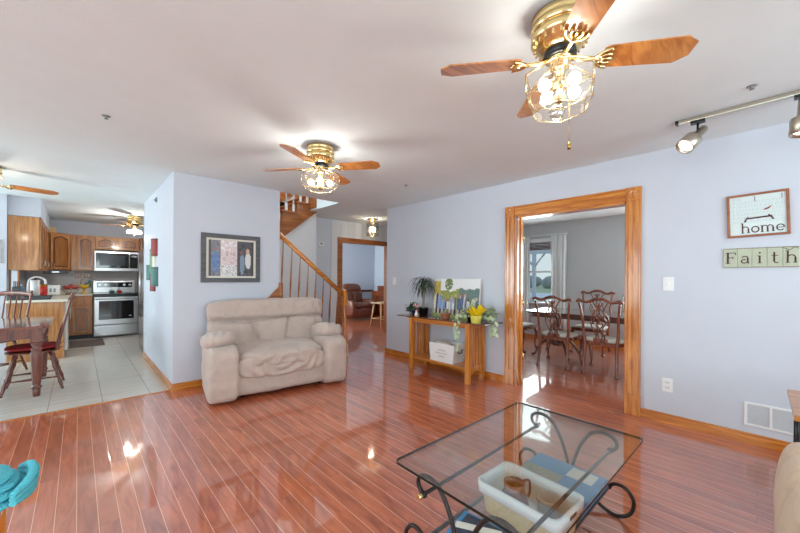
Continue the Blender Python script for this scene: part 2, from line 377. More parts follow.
M['greenp'] = mat('leaf_pale', (186, 202, 164), .5, var=.3, vscale=30)
M['yellow'] = mat('yellow_petal', (244, 214, 22), .5, var=.1)
M['yellowp'] = mat('pale_yellow_basket', (226, 214, 96), .7, bump=.3)
M['terra'] = mat('terracotta', (176, 108, 84), .7, var=.15)
M['navy'] = mat('navy_glaze', (28, 34, 74), .25)
M['pink'] = mat('pink_petal', (214, 168, 172), .7)
M['trunk'] = mat('plant_trunk', (150, 136, 118), .9, bump=.5, var=.2, vscale=20)
M['sage'] = mat('sage_board', (184, 190, 168), .6, var=.12, vscale=18)
M['letter'] = mat('dark_red_letter', (74, 26, 20), .5)
M['signframe'] = wood('sign_frame', (132, 70, 36), (164, 94, 54), 'Y', .4)
M['signface'] = mat('sign_face', (214, 226, 226), .5, var=.04, vscale=12)
M['faint'] = mat('faint_print', (196, 208, 210), .6)
M['wicker'] = mat('woven_basket', (206, 178, 134), .7, bump=1, bscale=55, var=.25, vscale=60)
M['amber'] = mat('amber_glass', (120, 62, 34), .08, coat=1, var=.4, vscale=25)
M['stone'] = mat('stoneware', (168, 160, 150), .4, var=.1)
M['blue'] = mat('blue_cover', (70, 140, 190), .4, var=.25, vscale=9)
M['paper'] = mat('paper', (226, 222, 210), .7)
M['print'] = mat('patterned_cover', (150, 146, 124), .5, var=.7, vscale=45)
M['magd'] = mat('magazine_dark', (58, 62, 80), .4, var=.7, vscale=25)
M['rubber'] = mat('grey_mat', (118, 108, 104), .9, var=.15)
M['grass'] = mat('lawn', (176, 182, 146), .9, var=.2, vscale=.6)
M['road'] = mat('road', (176, 176, 178), .9)
M['snow'] = mat('pale_gravel', (222, 222, 224), .9)
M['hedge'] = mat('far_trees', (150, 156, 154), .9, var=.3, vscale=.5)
M['siding'] = mat('porch_paint', (206, 208, 210), .6)
M['backs'] = mat('backsplash', (196, 192, 192), .4, var=.04)
M['orange'] = mat('orange_fruit', (226, 170, 40), .5); M['tomato'] = mat('tomato_red', (190, 40, 30), .4)
M['bredp'] = mat('plaque_red', (150, 58, 56), .6, var=.2, vscale=20); M['bgreen'] = mat('plaque_green', (128, 156, 122), .6, var=.2, vscale=20)
M['bteal'] = mat('plaque_teal', (74, 124, 118), .6, var=.25, vscale=20)
M['dullgrey'] = mat('vent_grille', (206, 208, 212), .5)
exec_parts = None
# ================================================================== THE SETTING
def struct(name, mb, m, parent=None):
    o = mb.build(name, m, parent)
    if not parent: o['kind'] = 'structure'
    return o
CH = 2.44
# floors
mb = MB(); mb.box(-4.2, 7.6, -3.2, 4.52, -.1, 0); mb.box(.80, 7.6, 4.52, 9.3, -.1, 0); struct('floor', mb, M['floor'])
mb = MB(); mb.box(-4.2, .80, 4.52, 10.1, -.1, 0); mb.box(.80, 1.7, 6.78, 10.1, -.1, .0005); struct('floor', mb, M['tile'])
# ceiling with the stairwell opening, and the textured dining room ceiling
mb = MB()
mb.box(-4.2, 3.865, -3.2, 4.5, CH, 2.72); mb.box(3.865, 7.6, 4.265, 4.5, CH, 2.72)
mb.box(-4.2, 1.2, 4.5, 10.1, CH, 2.72); mb.box(2.95, 7.6, 4.5, 5.45, CH, 2.72); mb.box(3.12, 7.6, 5.45, 9.3, CH, 2.72)
mb.box(1.2, 3.12, 6.3, 10.1, CH, 2.72)
struct('ceiling', mb, M['ceiling'])
mb = MB(); mb.box(3.865, 7.2, -1.3, 4.265, CH, 2.6); struct('ceiling', mb, M['popcorn'])
# walls of the living room
DY0, DY1, DZ = .86, 1.99, 2.015
mb = MB(); mb.box(3.801, 3.865, -3.2, DY0, 0, CH); mb.box(3.801, 3.865, DY1, 4.33, 0, CH); mb.box(3.801, 3.865, DY0, DY1, DZ, CH)
struct('wall_right', mb, M['wall'])
mb = MB(); mb.box(3.865, 3.94, -1.3, DY0, 0, CH); mb.box(3.865, 3.94, DY1, 4.2, 0, CH); mb.box(3.865, 3.94, DY0, DY1, DZ, CH)
mb.box(3.94, 7.2, 4.2, 4.265, 0, CH); mb.box(3.94, 7.2, -1.3, -1.2, 0, CH)
# far dining wall with window openings
def wall_open(mb, x0, x1, ylo, yhi, zlo, zhi, ops, axis='X'):
    """wall slab normal to X (or Y), with rectangular openings (a0,a1,z0,z1)"""
    def bx(a0, a1, z0, z1):
        if a1-a0 < 1e-4 or z1-z0 < 1e-4: return
        if axis == 'X': mb.box(x0, x1, a0, a1, z0, z1)
        else: mb.box(a0, a1, x0, x1, z0, z1)
    cur = ylo
    for a0, a1, z0, z1 in sorted(ops):
        bx(cur, a0, zlo, zhi); bx(a0, a1, zlo, z0); bx(a0, a1, z1, zhi); cur = a1
    bx(cur, yhi, zlo, zhi)
W1 = (2.90, 3.46, .80, 2.05); W2 = (-.9, .5, .80, 2.05)  # second opening is an unseen window added to light the room
wall_open(mb, 7.09, 7.2, -1.3, 4.265, 0, CH, [W2, W1])
struct('wall_dining', mb, M['wall_grey'])
mb = MB(); mb.box(3.865, 7.6, 4.265, 4.33, 0, CH); struct('wall_hall', mb, M['wall'])
# wall with the framed picture, and its return beside the kitchen
mb = MB(); mb.box(.763, 1.977, 4.455, 4.55, 0, CH); mb.box(.763, .87, 4.55, 6.76, 0, CH); mb.box(.87, 1.72, 6.66, 6.76, 0, CH); mb.box(1.62, 1.72, 6.76, 10.1, 0, CH)
struct('wall_picture', mb, M['wall'])
# back wall of the kitchen, left wall with the sink window, soffit
mb = MB(); mb.box(-4.2, 1.72, 10.0, 10.1, 0, CH); struct('wall_kitchen', mb, M['wall'])
KW = (7.9, 9.1, 1.05, 1.98)
mb = MB(); wall_open(mb, -.84, -.745, 7.5, 10.0, 0, CH, [(7.72, 8.75, 1.02, 1.36)]); struct('wall_sink', mb, M['wall'])
mb = MB(); mb.box(-.745, -.412, 7.5, 9.66, 2.16, CH); struct('wall_soffit', mb, M['wall'])
mb = MB(); mb.box(-1.0, -.745, 7.42, 7.5, 0, CH); struct('wall_pier', mb, M['wall'])
mb = MB(); wall_open(mb, -4.2, -4.1, -3.2, 10.1, 0, CH, [(-2.1, 2.7, .35, 2.2), (5.2, 8.8, .5, 2.2)]); struct('wall_left', mb, M['wall'])
mb = MB(); wall_open(mb, -3.2, -3.1, -4.1, 3.801, 0, CH, [(-1.7, 2.9, .35, 2.2)], 'Y'); struct('wall_back', mb, M['wall'])
# stair walls
mb = MB(); mb.prism([(1.2, 0), (3.10, 0), (3.10, 2.44), (3.02, 2.39), (1.2, .93)], PXZ(5.46), .05)
mb.box(3.05, 3.10, 5.51, 5.9, 0, CH); struct('wall_understair', mb, M['wall_white'])
mb = MB(); mb.box(1.1, 1.2, 4.55, 6.4, 0, 4.6); mb.box(1.2, 3.12, 6.3, 6.4, 0, 4.6); mb.box(2.95, 3.05, 4.4, 5.44, 2.72, 4.6); mb.box(3.12, 3.22, 5.45, 6.4, 2.72, 4.6); mb.box(1.2, 2.95, 4.4, 4.5, 2.72, 4.6); mb.box(1.1, 3.22, 4.4, 6.4, 4.6, 4.7)
struct('wall_stairwell', mb, M['wall_white'])
# hall end wall with cased opening, room beyond
mb = MB(); mb.box(3.10, 3.68, 5.9, 6.0, 0, CH); mb.box(5.20, 7.6, 5.9, 6.0, 0, CH); struct('wall_hall_end', mb, M['wall'])
mb = MB(); mb.box(3.68, 3.90, 5.88, 6.0, 0, CH); mb.box(3.90, 5.20, 5.88, 6.0, 2.03, CH)
for i in range(9): mb.box(3.72+i*.18, 3.728+i*.18, 5.876, 5.88, 2.12 if i > 0 else 0, CH)
struct('wall_hall_panelling', mb, M['wall_white'])
mb = MB(); mb.box(3.7, 7.6, 9.2, 9.3, 0, CH); mb.box(7.5, 7.6, 6.0, 9.2, 0, CH)
wall_open(mb, 3.62, 3.72, 6.0, 9.2, 0, CH, []); struct('wall_den', mb, M['wall'])
mb = MB(); mb.box(7.5, 7.6, 4.33, 5.9, 0, CH); struct('wall_hall_far', mb, M['wall'])

# baseboards
def base(name, mb, m): struct(name, mb, m)
BH = .085
def bb(mb, x0, x1, y0, y1, top_dir=None):
    mb.box(x0, x1, y0, y1, 0, BH-.012, 0); 
    cx, cy = (x0+x1)/2, (y0+y1)/2
    mb.box(x0, x1, y0, y1, BH-.012, BH, .004)
mb = MB(); bb(mb, 3.783, 3.801, -3.1, .745); bb(mb, 3.783, 3.801, 2.12, 4.33); bb(mb, 3.783, 3.94, 4.33, 4.346); base('baseboard_right', mb, M['trim'])
mb = MB(); bb(mb, .763, 1.977, 4.437, 4.455); base('baseboard_picture', mb, M['trimx'])
mb = MB(); bb(mb, .745, .763, 4.437, 6.76); base('baseboard_return', mb, M['trim'])
mb = MB(); bb(mb, 3.12, 3.80, 5.865, 5.88); base('baseboard_hall', mb, M['trimx'])
mb = MB(); bb(mb, 3.72, 7.5, 9.182, 9.2); bb(mb, 7.482, 7.5, 6.0, 9.18); base('baseboard_den', mb, M['trimx'])
mb = MB(); bb(mb, 7.072, 7.09, -1.2, 4.2); base('baseboard_dining', mb, M['trim'])
mb = MB(); mb.box(-4.1, .763, 4.50, 4.53, 0, .006, .002); struct('trim_1', mb, M['trimx'])

# cased doorway to the dining room
def casing(mb, side0, side1, z0, z1, x, horizontal=False):
    mb.box(x-.02, x, side0, side1, z0, z1, .004)
    if horizontal:
        for k in (.28, .72): zc = z0+(z1-z0)*k; mb.box(x-.027, x-.019, side0, side1, zc-.018, zc+.018, .007)
        mb.box(x-.032, x-.02, side0, side1, z1-.016, z1, .003)
    else:
        for k in (.28, .72): yc = side0+(side1-side0)*k; mb.box(x-.027, x-.019, yc-.018, yc+.018, z0, z1, .007)
        mb.box(x-.032, x-.02, side0, side0+.014, z0, z1, .003); mb.box(x-.032, x-.02, side1-.014, side1, z0, z1, .003)
X0 = 3.801
mb = MB(); casing(mb, .745, .862, .19, 2.015, X0); casing(mb, 2.0, 2.12, .19, 2.015, X0)
for a in (.745, 2.0): mb.box(X0-.036, X0, a-.003, a+.122, 0, .19, .006)
mb.box(X0, 3.942, DY0-.0, DY0+.018, 0, DZ); mb.box(X0, 3.942, DY1-.018, DY1, 0, DZ)
mb.box(3.86, 3.90, DY1-.032, DY1-.018, 0, DZ-.018); mb.box(3.86, 3.90, DY0+.018, DY0+.032, 0, DZ-.018)
door = struct('door_1', mb, M['trimz'])
mb = MB(); casing(mb, .862, 2.0, 2.015, 2.135, X0, True); mb.box(X0, 3.942, DY0, DY1, DZ-.018, DZ)
struct('header_casing', mb, M['trim'], door)
for a in (.743, 1.999):
    mb = MB(); mb.box(X0-.038, X0, a, a+.123, 2.012, 2.138, .005)
    mb.lathe([(.045, 0), (.045, .006), (.034, .010), (.024, .004), (.014, .004), (.010, .010), (0, .012)], (X0-.038, a+.0615, 2.075), 20, Matrix.Rotation(-PI/2, 4, 'Y'))
    struct('corner_block', mb, M['trimz'], door)
for z in (.32, .98, 1.78):
    mb = MB(); mb.box(3.905, 3.94, DY1-.0205, DY1-.018, z-.045, z+.045); mb.cyl((3.942, DY1-.024, z-.045), (3.942, DY1-.024, z+.045), .006, 8)
    h = struct('hinge', mb, M['brass'], door); h['label'] = 'brass hinge'
# hall opening casing
mb = MB(); mb.box(3.82, 3.93, 5.855, 5.88, 0, 2.03, .005); mb.box(5.15, 5.26, 5.855, 5.88, 0, 2.03, .005)
mb.box(3.895, 3.93, 5.88, 6.0, 0, 2.03); mb.box(5.17, 5.205, 5.88, 6.0, 0, 2.03)
mb.box(3.87, 3.885, 5.848, 5.856, 0, 2.03, .003)
d2 = struct('door_2', mb, M['stair'])
mb = MB(); mb.box(3.82, 5.26, 5.85, 5.88, 2.0, 2.10, .005); mb.box(3.93, 5.17, 5.88, 6.0, 2.0, 2.03); struct('header_casing', mb, M['stair'], d2)

# dining room windows: first in view, second added out of view for light
def window_x(n, y0, y1, z0, z1, x, sgn=-1, mullion=True):
    mb = MB(); t = .06
    for a, b, c, d in ((y0-.07, y0, z0-.02, z1+.07), (y1, y1+.07, z0-.02, z1+.07), (y0, y1, z1, z1+.07)): mb.box(x-.02, x, a, b, c, d, .004)
    mb.box(x-.06, x, y0-.1, y1+.1, z0-.05, z0-.02, .004)
    o = struct('window_%d' % n, mb, M['white'])
    f = MB()
    for a, b, c, d in ((y0, y0+.04, z0, z1), (y1-.04, y1, z0, z1), (y0+.04, y1-.04, z1-.04, z1), (y0+.04, y1-.04, z0, z0+.05), (y0+.04, y1-.04, (z0+z1)/2-.02, (z0+z1)/2+.02)): f.box(x+.03, x+.07, a, b, c, d)
    struct('sash', f, M['white'], o)
    g = MB(); g.box(x+.048, x+.052, y0+.04, y1-.04, z0+.05, z1-.04); struct('window_pane', g, M['glass'], o)
    return o
wn = window_x(1, *W1, 7.09); window_x(2, *W2, 7.09)
mb = MB()
for k in range(5): mb.box(7.095, 7.115, 2.945, 3.415, 2.005-.03*k, 2.03-.03*k, .004)
tag(mb.build('window_blind', M['cherryd']), 'brown slatted blind pulled up at top of the dining room window', 'blind')
# large unseen windows behind the camera and left, added for daylight, plain frames
def unseen_window_frame(n, mbx, x0, x1, y0, y1, z0, z1, ax):
    mb = MB(); k = 3
    if ax == 'X':
        for i in range(k+1): yy = y0+(y1-y0)*i/k; mb.box(x0, x1, max(y0, yy-.03), min(y1, yy+.03), z0, z1)
        mb.box(x0, x1, y0, y1, z0, z0+.05); mb.box(x0, x1, y0, y1, z1-.05, z1)
    else:
        for i in range(k+1): xx = x0+(x1-x0)*i/k; mb.box(max(x0, xx-.03), min(x1, xx+.03), y0, y1, z0, z1)
        mb.box(x0, x1, y0, y1, z0, z0+.05); mb.box(x0, x1, y0, y1, z1-.05, z1)
    return struct('window_%d' % n, mb, M['white'])
unseen_window_frame(3, None, -4.18, -4.12, -2.1, 2.7, .35, 2.2, 'X'); unseen_window_frame(4, None, -4.18, -4.12, 5.2, 8.8, .5, 2.2, 'X')
unseen_window_frame(5, None, -1.7, 2.9, -3.18, -3.12, .35, 2.2, 'Y')
mb = MB()
for a, b, c, d in ((7.68, 7.74, .96, 1.40), (8.73, 8.79, .96, 1.40), (7.74, 8.73, .97, 1.03)): mb.box(-.752, -.73, a, b, c, d)
mb.box(-.80, -.78, 8.2, 8.26, 1.02, 1.36); struct('window_6', mb, M['oak2'])

# outside, beyond the dining room window
mb = MB(); mb.box(7.2, 90, -40, 60, -.5, -.4); struct('ground_lawn', mb, M['grass'])
mb = MB(); mb.box(7.3, 11.5, -6, 9, -.4, -.25); struct('ground_porch', mb, M['snow'])
mb = MB(); mb.box(20, 27, -40, 60, -.4, -.37); struct('ground_road', mb, M['road'])
mb = MB(); mb.box(30, 40, -40, 60, -.4, -.38); struct('ground_gravel', mb, M['snow'])
porch = thing('porch_roof', 'pale porch beam and braced posts outside the dining room window', 'porch', (11, 4.5, -.25))
mb = MB(); mb.box(-.07, .07, -2.5, 3, 2.35, 2.6); mb.build('beam', M['siding'], porch)
for y in (-.28, .62):
    mb = MB(); mb.box(-.05, .05, y-.05, y+.05, 0, 2.35); mb.build('post', M['siding'], porch)
    for s in (-1, 1):
        mb = MB(); mb.tube([(0, y+s*.04, 1.95), (0, y+s*.16, 2.12), (0, y+s*.36, 2.36)], .03, 6); mb.build('brace', M['siding'], porch)
mb = MB(); mb.box(-.03, .03, -2.5, 3, .85, .92); mb.build('railing', M['siding'], porch)
for i in range(7):
    mb = MB(); cx = 0; h = random.uniform(1.8, 2.6)
    for k in range(5): mb.ball((random.uniform(-.5, .5), random.uniform(-.9, .9), h*.45+random.uniform(-.3, .3)), h*.5, 10, (1, 1.4, .9))
    mb.cyl((0, 0, 0), (0, 0, h*.5), .2, 8)
    o = mb.build('far_tree', M['hedge']); o.location = (60+3*(i % 2), 14+i*5.4, -.4)
    tag(o, 'hazy grey green tree on the skyline seen through the dining room window', 'tree', 'trees on the skyline')

# ================================================================== STAIRCASE
st = thing('staircase', 'oak staircase with turned balusters rising behind the loveseat and turning up through the ceiling', 'staircase', (0, 0, 0))
for k in range(1, 8):
    x1 = 3.18-.255*(k-1); x0 = x1-.255; z = .19*k
    mb = MB(); mb.box(x0, x1+.03, 4.565, 5.45, z-.03, z, .006); mb.build('tread', M['stair'], st)
    mb = MB(); mb.box(x0, x1, 4.60, 5.45, max(0, z-.19), z-.03); mb.build('riser', M['wall_white'], st)
mb = MB(); mb.prism([(3.18, 0), (3.18, .19), (2.1, .9975), (2.0, 1.07), (2.0, 0)], PXZ(4.56), .035); mb.build('stringer', M['wall_white'], st)
# angled oak cap where the rail meets the wall
mb = MB(); mb.prism([(1.80, .985), (1.98, 1.165), (1.98, .93), (1.80, .93)], PXZ(4.415), .04); mb.build('angled_cap', M['stair'], st)
mb = MB(); mb.box(1.965, 2.01, 4.41, 4.56, .90, 1.20, .006); mb.build('corner_post', M['stair'], st)
RY = 4.51
# newel
mb = MB(); mb.lathe([(.030, 0), (.032, .02), (.032, .30), (.026, .32), (.030, .35), (.022, .38), (.028, .60), (.024, .78), (.018, .80), (.027, .83), (.027, .84)], (3.07, RY, 0), 14)
mb.box(3.035, 3.105, RY-.035, RY+.035, .84, 1.03, .006); mb.lathe([(.042, 1.03), (.042, 1.045), (.030, 1.05), (.030, 1.06), (.04, 1.075), (.028, 1.09), (0, 1.095)], (3.07, RY, 0), 14)
mb.box(3.035, 3.105, RY-.035, RY+.035, 0, .30, .006)
mb.build('newel_post', M['trimz'], st)
def railz(x): return 1.0+(3.05-x)*.815
mb = MB(); mb.tube([(3.05, RY, railz(3.05)-.0), (1.99, RY, railz(1.99))], .034, 10, flat=.8); mb.build('handrail', M['trimx'], st)
for i in range(8):
    x = 2.055+.127*i; zt = railz(x)-.02; zb = max(.19, .19*(int((3.18-x)/.255)+1)); L = zt-zb
    mb = MB(); mb.lathe([(.014, 0), (.014, .1), (.009, .12), (.013, .16), (.008, .2), (.014, L*.45), (.010, L*.75), (.007, L*.9), (.007, L)], (x, RY+.07, zb), 8)
    o = mb.build('baluster', M['stair'], st); 
    mb = MB()
    # slight lean of the top towards the rail
    for v in o.data.vertices:
        t = (v.co.z-zb)/L; v.co.y -= .07*t
# upper flight
prof = [(2.0, 1.57), (3.10, 2.455), (3.10, 2.72), (2.955, 2.72), (2.955, 2.54), (2.70, 2.54), (2.70, 2.36), (2.445, 2.36), (2.445, 2.18), (2.19, 2.18), (2.19, 1.99), (2.0, 1.99)]
mb = MB(); mb.prism(prof, PXZ(5.40), .06); mb.build('upper_stringer', M['stair'], st)
mb = MB(); mb.prism([(a, b-.004) if b > 1.7 else (a, b+.004) for a, b in prof], PXZ(5.46), .82); mb.build('upper_flight', M['stair'], st)
for k, (x0, z) in enumerate(((2.19, 2.18), (2.445, 2.36), (2.70, 2.54), (2.955, 2.72))):
    mb = MB(); mb.box(x0-.03, x0+.265 if k < 3 else 3.11, 5.37, 6.28, z-.002, z+.026, .006); mb.build('upper_tread', M['stair'], st)
for k in range(6):
    x = 2.26+.127*k; zb = [2.206, 2.386, 2.566][min(2, int((x-2.19)/.255))]
    mb = MB(); mb.box(x-.016, x+.016, 5.40, 5.432, zb, zb+.12); mb.lathe([(.015, .12), (.010, .3), (.013, .5), (.008, .8)], (x, 5.416, zb), 8)
    mb.build('upper_baluster', M['wall_white'], st)
mb = MB(); mb.prism([(2.0, 2.02), (2.19, 2.25), (3.1, 2.95), (3.1, 3.55), (2.0, 2.75)], PXZ(6.27), .03); mb.build('skirt_board', M['stair'], st)
mb = MB(); mb.box(2.932, 2.95, 5.19, 5.46, 2.47, 3.4, .003); mb.build('landing_fascia', M['stair'], st)
mb = MB(); mb.box(3.085, 3.118, 5.46, 6.26, 2.75, 3.9); mb.build('landing_panel', M['stair'], st)
mb = MB(); mb.tube([(2.06, 5.416, 2.85), (2.94, 5.416, 3.5)], .03, 8); mb.build('upper_handrail', M['stair'], st)
mb = MB(); mb.box(2.0, 2.06, 5.38, 5.44, 1.9, 3.1, .006); mb.build('upper_newel', M['stair'], st)

# ================================================================== CEILING FANS
def fan(name, label, c, angs, zb, R_, globe, bladetip='clip', group=None, blade_mat='blade', rev=0):
    t = thing(name, label, 'ceiling fan', (c[0], c[1], CH), 0, group)
    z = lambda a: a-CH
    mb = MB(); mb.lathe([(.105, 0), (.118, -.006), (.120, -.03), (.114, -.038), (.122, -.045), (.122, -.065), (.112, -.075)], (0, 0, 0), 36)
    mb.build('canopy', M['brass'], t)
    mb = MB(); mb.lathe([(.108, -.072), (.121, -.080), (.121, -.108), (.114, -.114), (.096, -.140), (.074, -.156), (.05, -.16)], (0, 0, 0), 36)
    for k in range(22):
        a = 2*PI*k/22; mb.box(-.004, .004, .104, .112, -.135, -.112, 0, Matrix.Rotation(a, 4, 'Z'))
    mb.build('motor_housing', M['brass'], t)
    mb = MB(); mb.lathe([(.064, -.150), (.068, -.165), (.068, -.186), (.05, -.19)], (0, 0, 0), 24); mb.build('flywheel', M['black'], t)
    dz = zb-CH
    for a in angs:
        Mr = Matrix.Rotation(R(a), 4, 'Z') @ Matrix.Translation((0, 0, dz)) @ Matrix.Rotation(R(-12), 4, 'X')
        if bladetip == 'clip': P = [(.17, -.045), (.19, -.056), (R_-.05, -.066), (R_-.0, -.035), (R_, .030), (R_-.045, .066), (.19, .056), (.17, .045)]
        mb = MB(); mb.prism(P, Mr, .006)
        mb.build('blade', M[blade_mat], t)
        mb = MB(); mb.tube([Mr @ Vector(p) for p in ((.055, 0, .012), (.09, 0, -.004), (.13, 0, -.004), (.165, 0, -.006))], [.013, .010, .010, .012], 6)
        for s in (-1, 1):
            mb.tube([Mr @ Vector(p) for p in ((.14, 0, -.006), (.16, s*.028, -.007), (.180, s*.042, -.007), (.200, s*.046, -.006))], [.007, .008, .007, .009], 6, smooth=3)
            mb.tube([Mr @ Vector(p) for p in ((.16, s*.010, -.007), (.185, s*.022, -.008), (.205, s*.020, -.007))], [.006, .008, .008], 6, smooth=3)
        mb.tube([Mr @ Vector(p) for p in ((.165, 0, -.007), (.19, 0, -.008), (.212, 0, -.007))], [.008, .007, .010], 6)
        mb.build('blade_arm', M['brass'], t)
    mb = MB(); mb.lathe([(.052, -.186), (.052, -.198), (.040, -.205), (.040, -.235), (.030, -.24), (.022, -.25), (.012, -.34), (.024, -.36), (.024, -.375), (.008, -.385)], (0, 0, 0), 20); mb.build('light_fitter', M['brass'], t)
    if globe == 'none': return t
    n, rot, r0, r1, r2, z0, z1, z2, z3 = globe
    ring = lambda r, zz: [Vector((r*math.cos(rot+2*PI*k/n), r*math.sin(rot+2*PI*k/n), zz)) for k in range(n)]
    A, B, D, E_ = ring(r0, z0), ring(r1, z1), ring(r1, z2), ring(r2, z3)
    mb = MB()
    for a, b in ((A, B), (B, D), (D, E_)):
        for k in range(n):
            q = [a[k], a[(k+1) % n], b[(k+1) % n], b[k]]; mb.quad(q)
    mb.build('glass_shade', M['lglass'], t)
    mb = MB(); rr = .0024
    for r_ in (A, B, D, E_): mb.tube(r_, rr, 5, closed=True)
    for k in range(n):
        for a, b in ((A, B), (B, D), (D, E_)): mb.cyl(a[k], b[k], rr, 5)
    mb.build('shade_frame', M['brass'], t)
    for k in range(4):
        a = rot+PI/4+2*PI*k/4; d = Vector((math.cos(a), math.sin(a), 0)); o = Vector((0, 0, -.30))
        mb = MB(); mb.cyl(o+d*.01, o+d*.05+Vector((0, 0, -.012)), .012, 10); s = mb.build('lamp_socket', M['brass'], t)
        mb = MB(); mb.ball(o+d*.082+Vector((0, 0, -.022)), .027, 12, (1, 1, 1)); b = mb.build('bulb', M['bulb'], t)
    return t
OCT = lambda n, rot: (n, rot, .05, .150, .095, -.205, -.262, -.345, -.405)
F1 = fan('ceiling_fan', 'nearest and largest brass ceiling fan, with six sided glass light, above the glass coffee table', (1.55, .61), (127, 42, -53, -139), 2.24, .525,
    (6, R(19), .045, .152, .112, -.205, -.262, -.345, -.425))
mb = MB(); mb.ball((-.03, 0, -.440), .034, 10); mb.build('crystal_ball', M['crystal'], F1)
mb = MB(); mb.cyl((.03, -.03, -.38), (.03, -.03, -.56), .0012, 5); mb.cyl((.03, -.03, -.56), (.03, -.03, -.59), .006, 8, .008); mb.build('pull_chain', M['brassd'], F1)
F2 = fan('ceiling_fan', 'brass ceiling fan with eight sided glass light, hanging before the staircase and loveseat', (1.565, 2.69), (126.6, 30, -53, -150), 2.25, .54, (8, R(12), .05, .165, .115, -.20, -.25, -.33, -.385))
for c, p in ((F1, 13), (F2, 21)):
    point('fan_light', (c.location.x, c.location.y, CH-.31), p, (1, .96, .92), .07)
F3 = fan('ceiling_fan', 'ceiling fan at the left edge with one wooden blade showing, above the breakfast table', (-.72, 5.62), (14, 104, 194, 284), 2.25, .56, 'none')
F4 = fan('ceiling_fan', 'small brass ceiling fan with glowing white globe in the kitchen beyond the wall corner', (.79, 8.3), (105, 150, 240, 320), 2.26, .54, 'none')
for k in range(3):
    a = R(30+120*k); mb = MB(); mb.lathe([(.02, 0), (.045, -.015), (.06, -.05), (.05, -.075), (0, -.08)], (.075*math.cos(a), .075*math.sin(a), -.26), 16); o = mb.build('globe_shade', M['bulbw'], F4)
point('kitchen_light', (.70, 8.2, 2.0), 22, (1, .95, .88)); point('breakfast_light', (-.72, 5.62, 1.98), 8)

# hall ceiling light
h = thing('hall_ceiling_light', 'small crystal drum ceiling light hanging in the hall by the cased opening', 'ceiling light', (4.22, 5.25, CH))
mb = MB(); mb.lathe([(.10, 0), (.11, -.012), (.07, -.03), (.02, -.045), (.02, -.08)], seg=24); mb.build('canopy', M['brass'], h)
mb = MB(); mb.tube([(.125*math.cos(a*PI/12), .125*math.sin(a*PI/12), -.07) for a in range(24)], .005, 5, closed=True); mb.tube([(.125*math.cos(a*PI/12), .125*math.sin(a*PI/12), -.33) for a in range(24)], .005, 5, closed=True)
for a in (0, PI/2): mb.cyl((.12*math.cos(a), .12*math.sin(a), -.07), (-.12*math.cos(a), -.12*math.sin(a), -.07), .004, 5)
mb.build('ring_frame', M['brass'], h)
mb = MB()
for k in range(16):
    a = 2*PI*k/16; mb.box(-.018, .018, .117, .121, -.33, -.075, 0, Matrix.Rotation(a, 4, 'Z'))
mb.build('crystal_panels', M['crystal'], h)
for k in range(3):
    a = 2*PI*k/3; mb = MB(); mb.ball((.045*math.cos(a), .045*math.sin(a), -.2), .028, 10, (1, 1, 1.5)); mb.build('bulb', M['bulb'], h)
point('hall_light', (4.22, 5.25, CH-.2), 17)

# sprinklers in the ceiling
for x, y, d in ((.143, 3.273, 'recessed sprinkler head in the ceiling between the kitchen corner and left edge'), (2.936, .029, 'recessed sprinkler head in the ceiling near the track light'),
                (2.979, 3.041, 'recessed sprinkler head in the ceiling above the console table'), (.499, 8.575, 'recessed sprinkler head in the kitchen ceiling left of the small fan')):
    mb = MB(); mb.lathe([(.034, 0), (.032, -.005), (.020, -.006), (.012, -.003), (.008, -.022), (.018, -.026), (.018, -.028), (0, -.030)], (0, 0, 0), 16)
    o = mb.build('sprinkler_head', M['steeld']); o.location = (x, y, CH); o.scale = (.75, .75, .75); tag(o, d, 'sprinkler')
mb = MB(); mb.box(-.02, 0, -.02, .02, -.03, .03, .004); mb.cyl((-.02, 0, 0), (-.035, 0, -.01), .008, 8)
o = mb.build('motion_sensor', M['steeld']); o.location = (.763, 5.545, 2.30); tag(o, 'tiny grey sensor high on the wall above the coloured plaque', 'sensor')

# track light
tr = thing('track_light', 'brushed nickel track rail running across the ceiling above the right wall', 'track light', (3.21, 0, CH))
mb = MB(); mb.box(-.018, .018, -1.6, .41, -.028, 0, .003); mb.build('rail', M['nickel'], tr)
mb = MB(); mb.box(-.019, .019, .405, .425, -.029, 0, .003); mb.build('end_cap', M['black'], tr)
def spot(name, y, dirv, label):
    s = thing(name, label, 'spotlight', (3.21, y, CH-.028), 0, 'spotlights on the ceiling track')
    mb = MB(); mb.box(-.022, .022, -.04, .04, -.022, 0, .004); mb.cyl((0, 0, -.02), (0, 0, -.10), .007, 8); mb.build('stem', M['black'], s)
    d = Vector(dirv).normalized(); q = d.to_track_quat('Z', 'Y').to_matrix().to_4x4(); p = Vector((0, 0, -.10))
    T = Matrix.Translation(p) @ q
    mb = MB(); mb.lathe([(.0, -.075), (.026, -.072), (.028, -.06), (.028, .03), (.034, .04), (.054, .05), (.056, .06), (.056, .15), (.050, .152), (.048, .11), (.02, .09), (0, .09)], M=T, seg=24); mb.build('lamp_housing', M['nickel'], s)
    mb = MB(); mb.lathe([(.0, .10), (.03, .11), (.046, .128), (.030, .140), (0, .144)], M=T, seg=20); mb.build('lamp_bulb', M['bulbw'], s)
    return s
spot('spotlight', .30, (-.64, .41, -.65), 'nickel spotlight at the far end of the track, tilted down to the left')
spot('spotlight', -.19, (-.10, .06, -1), 'nickel spotlight cut by the right edge, pointing straight down')
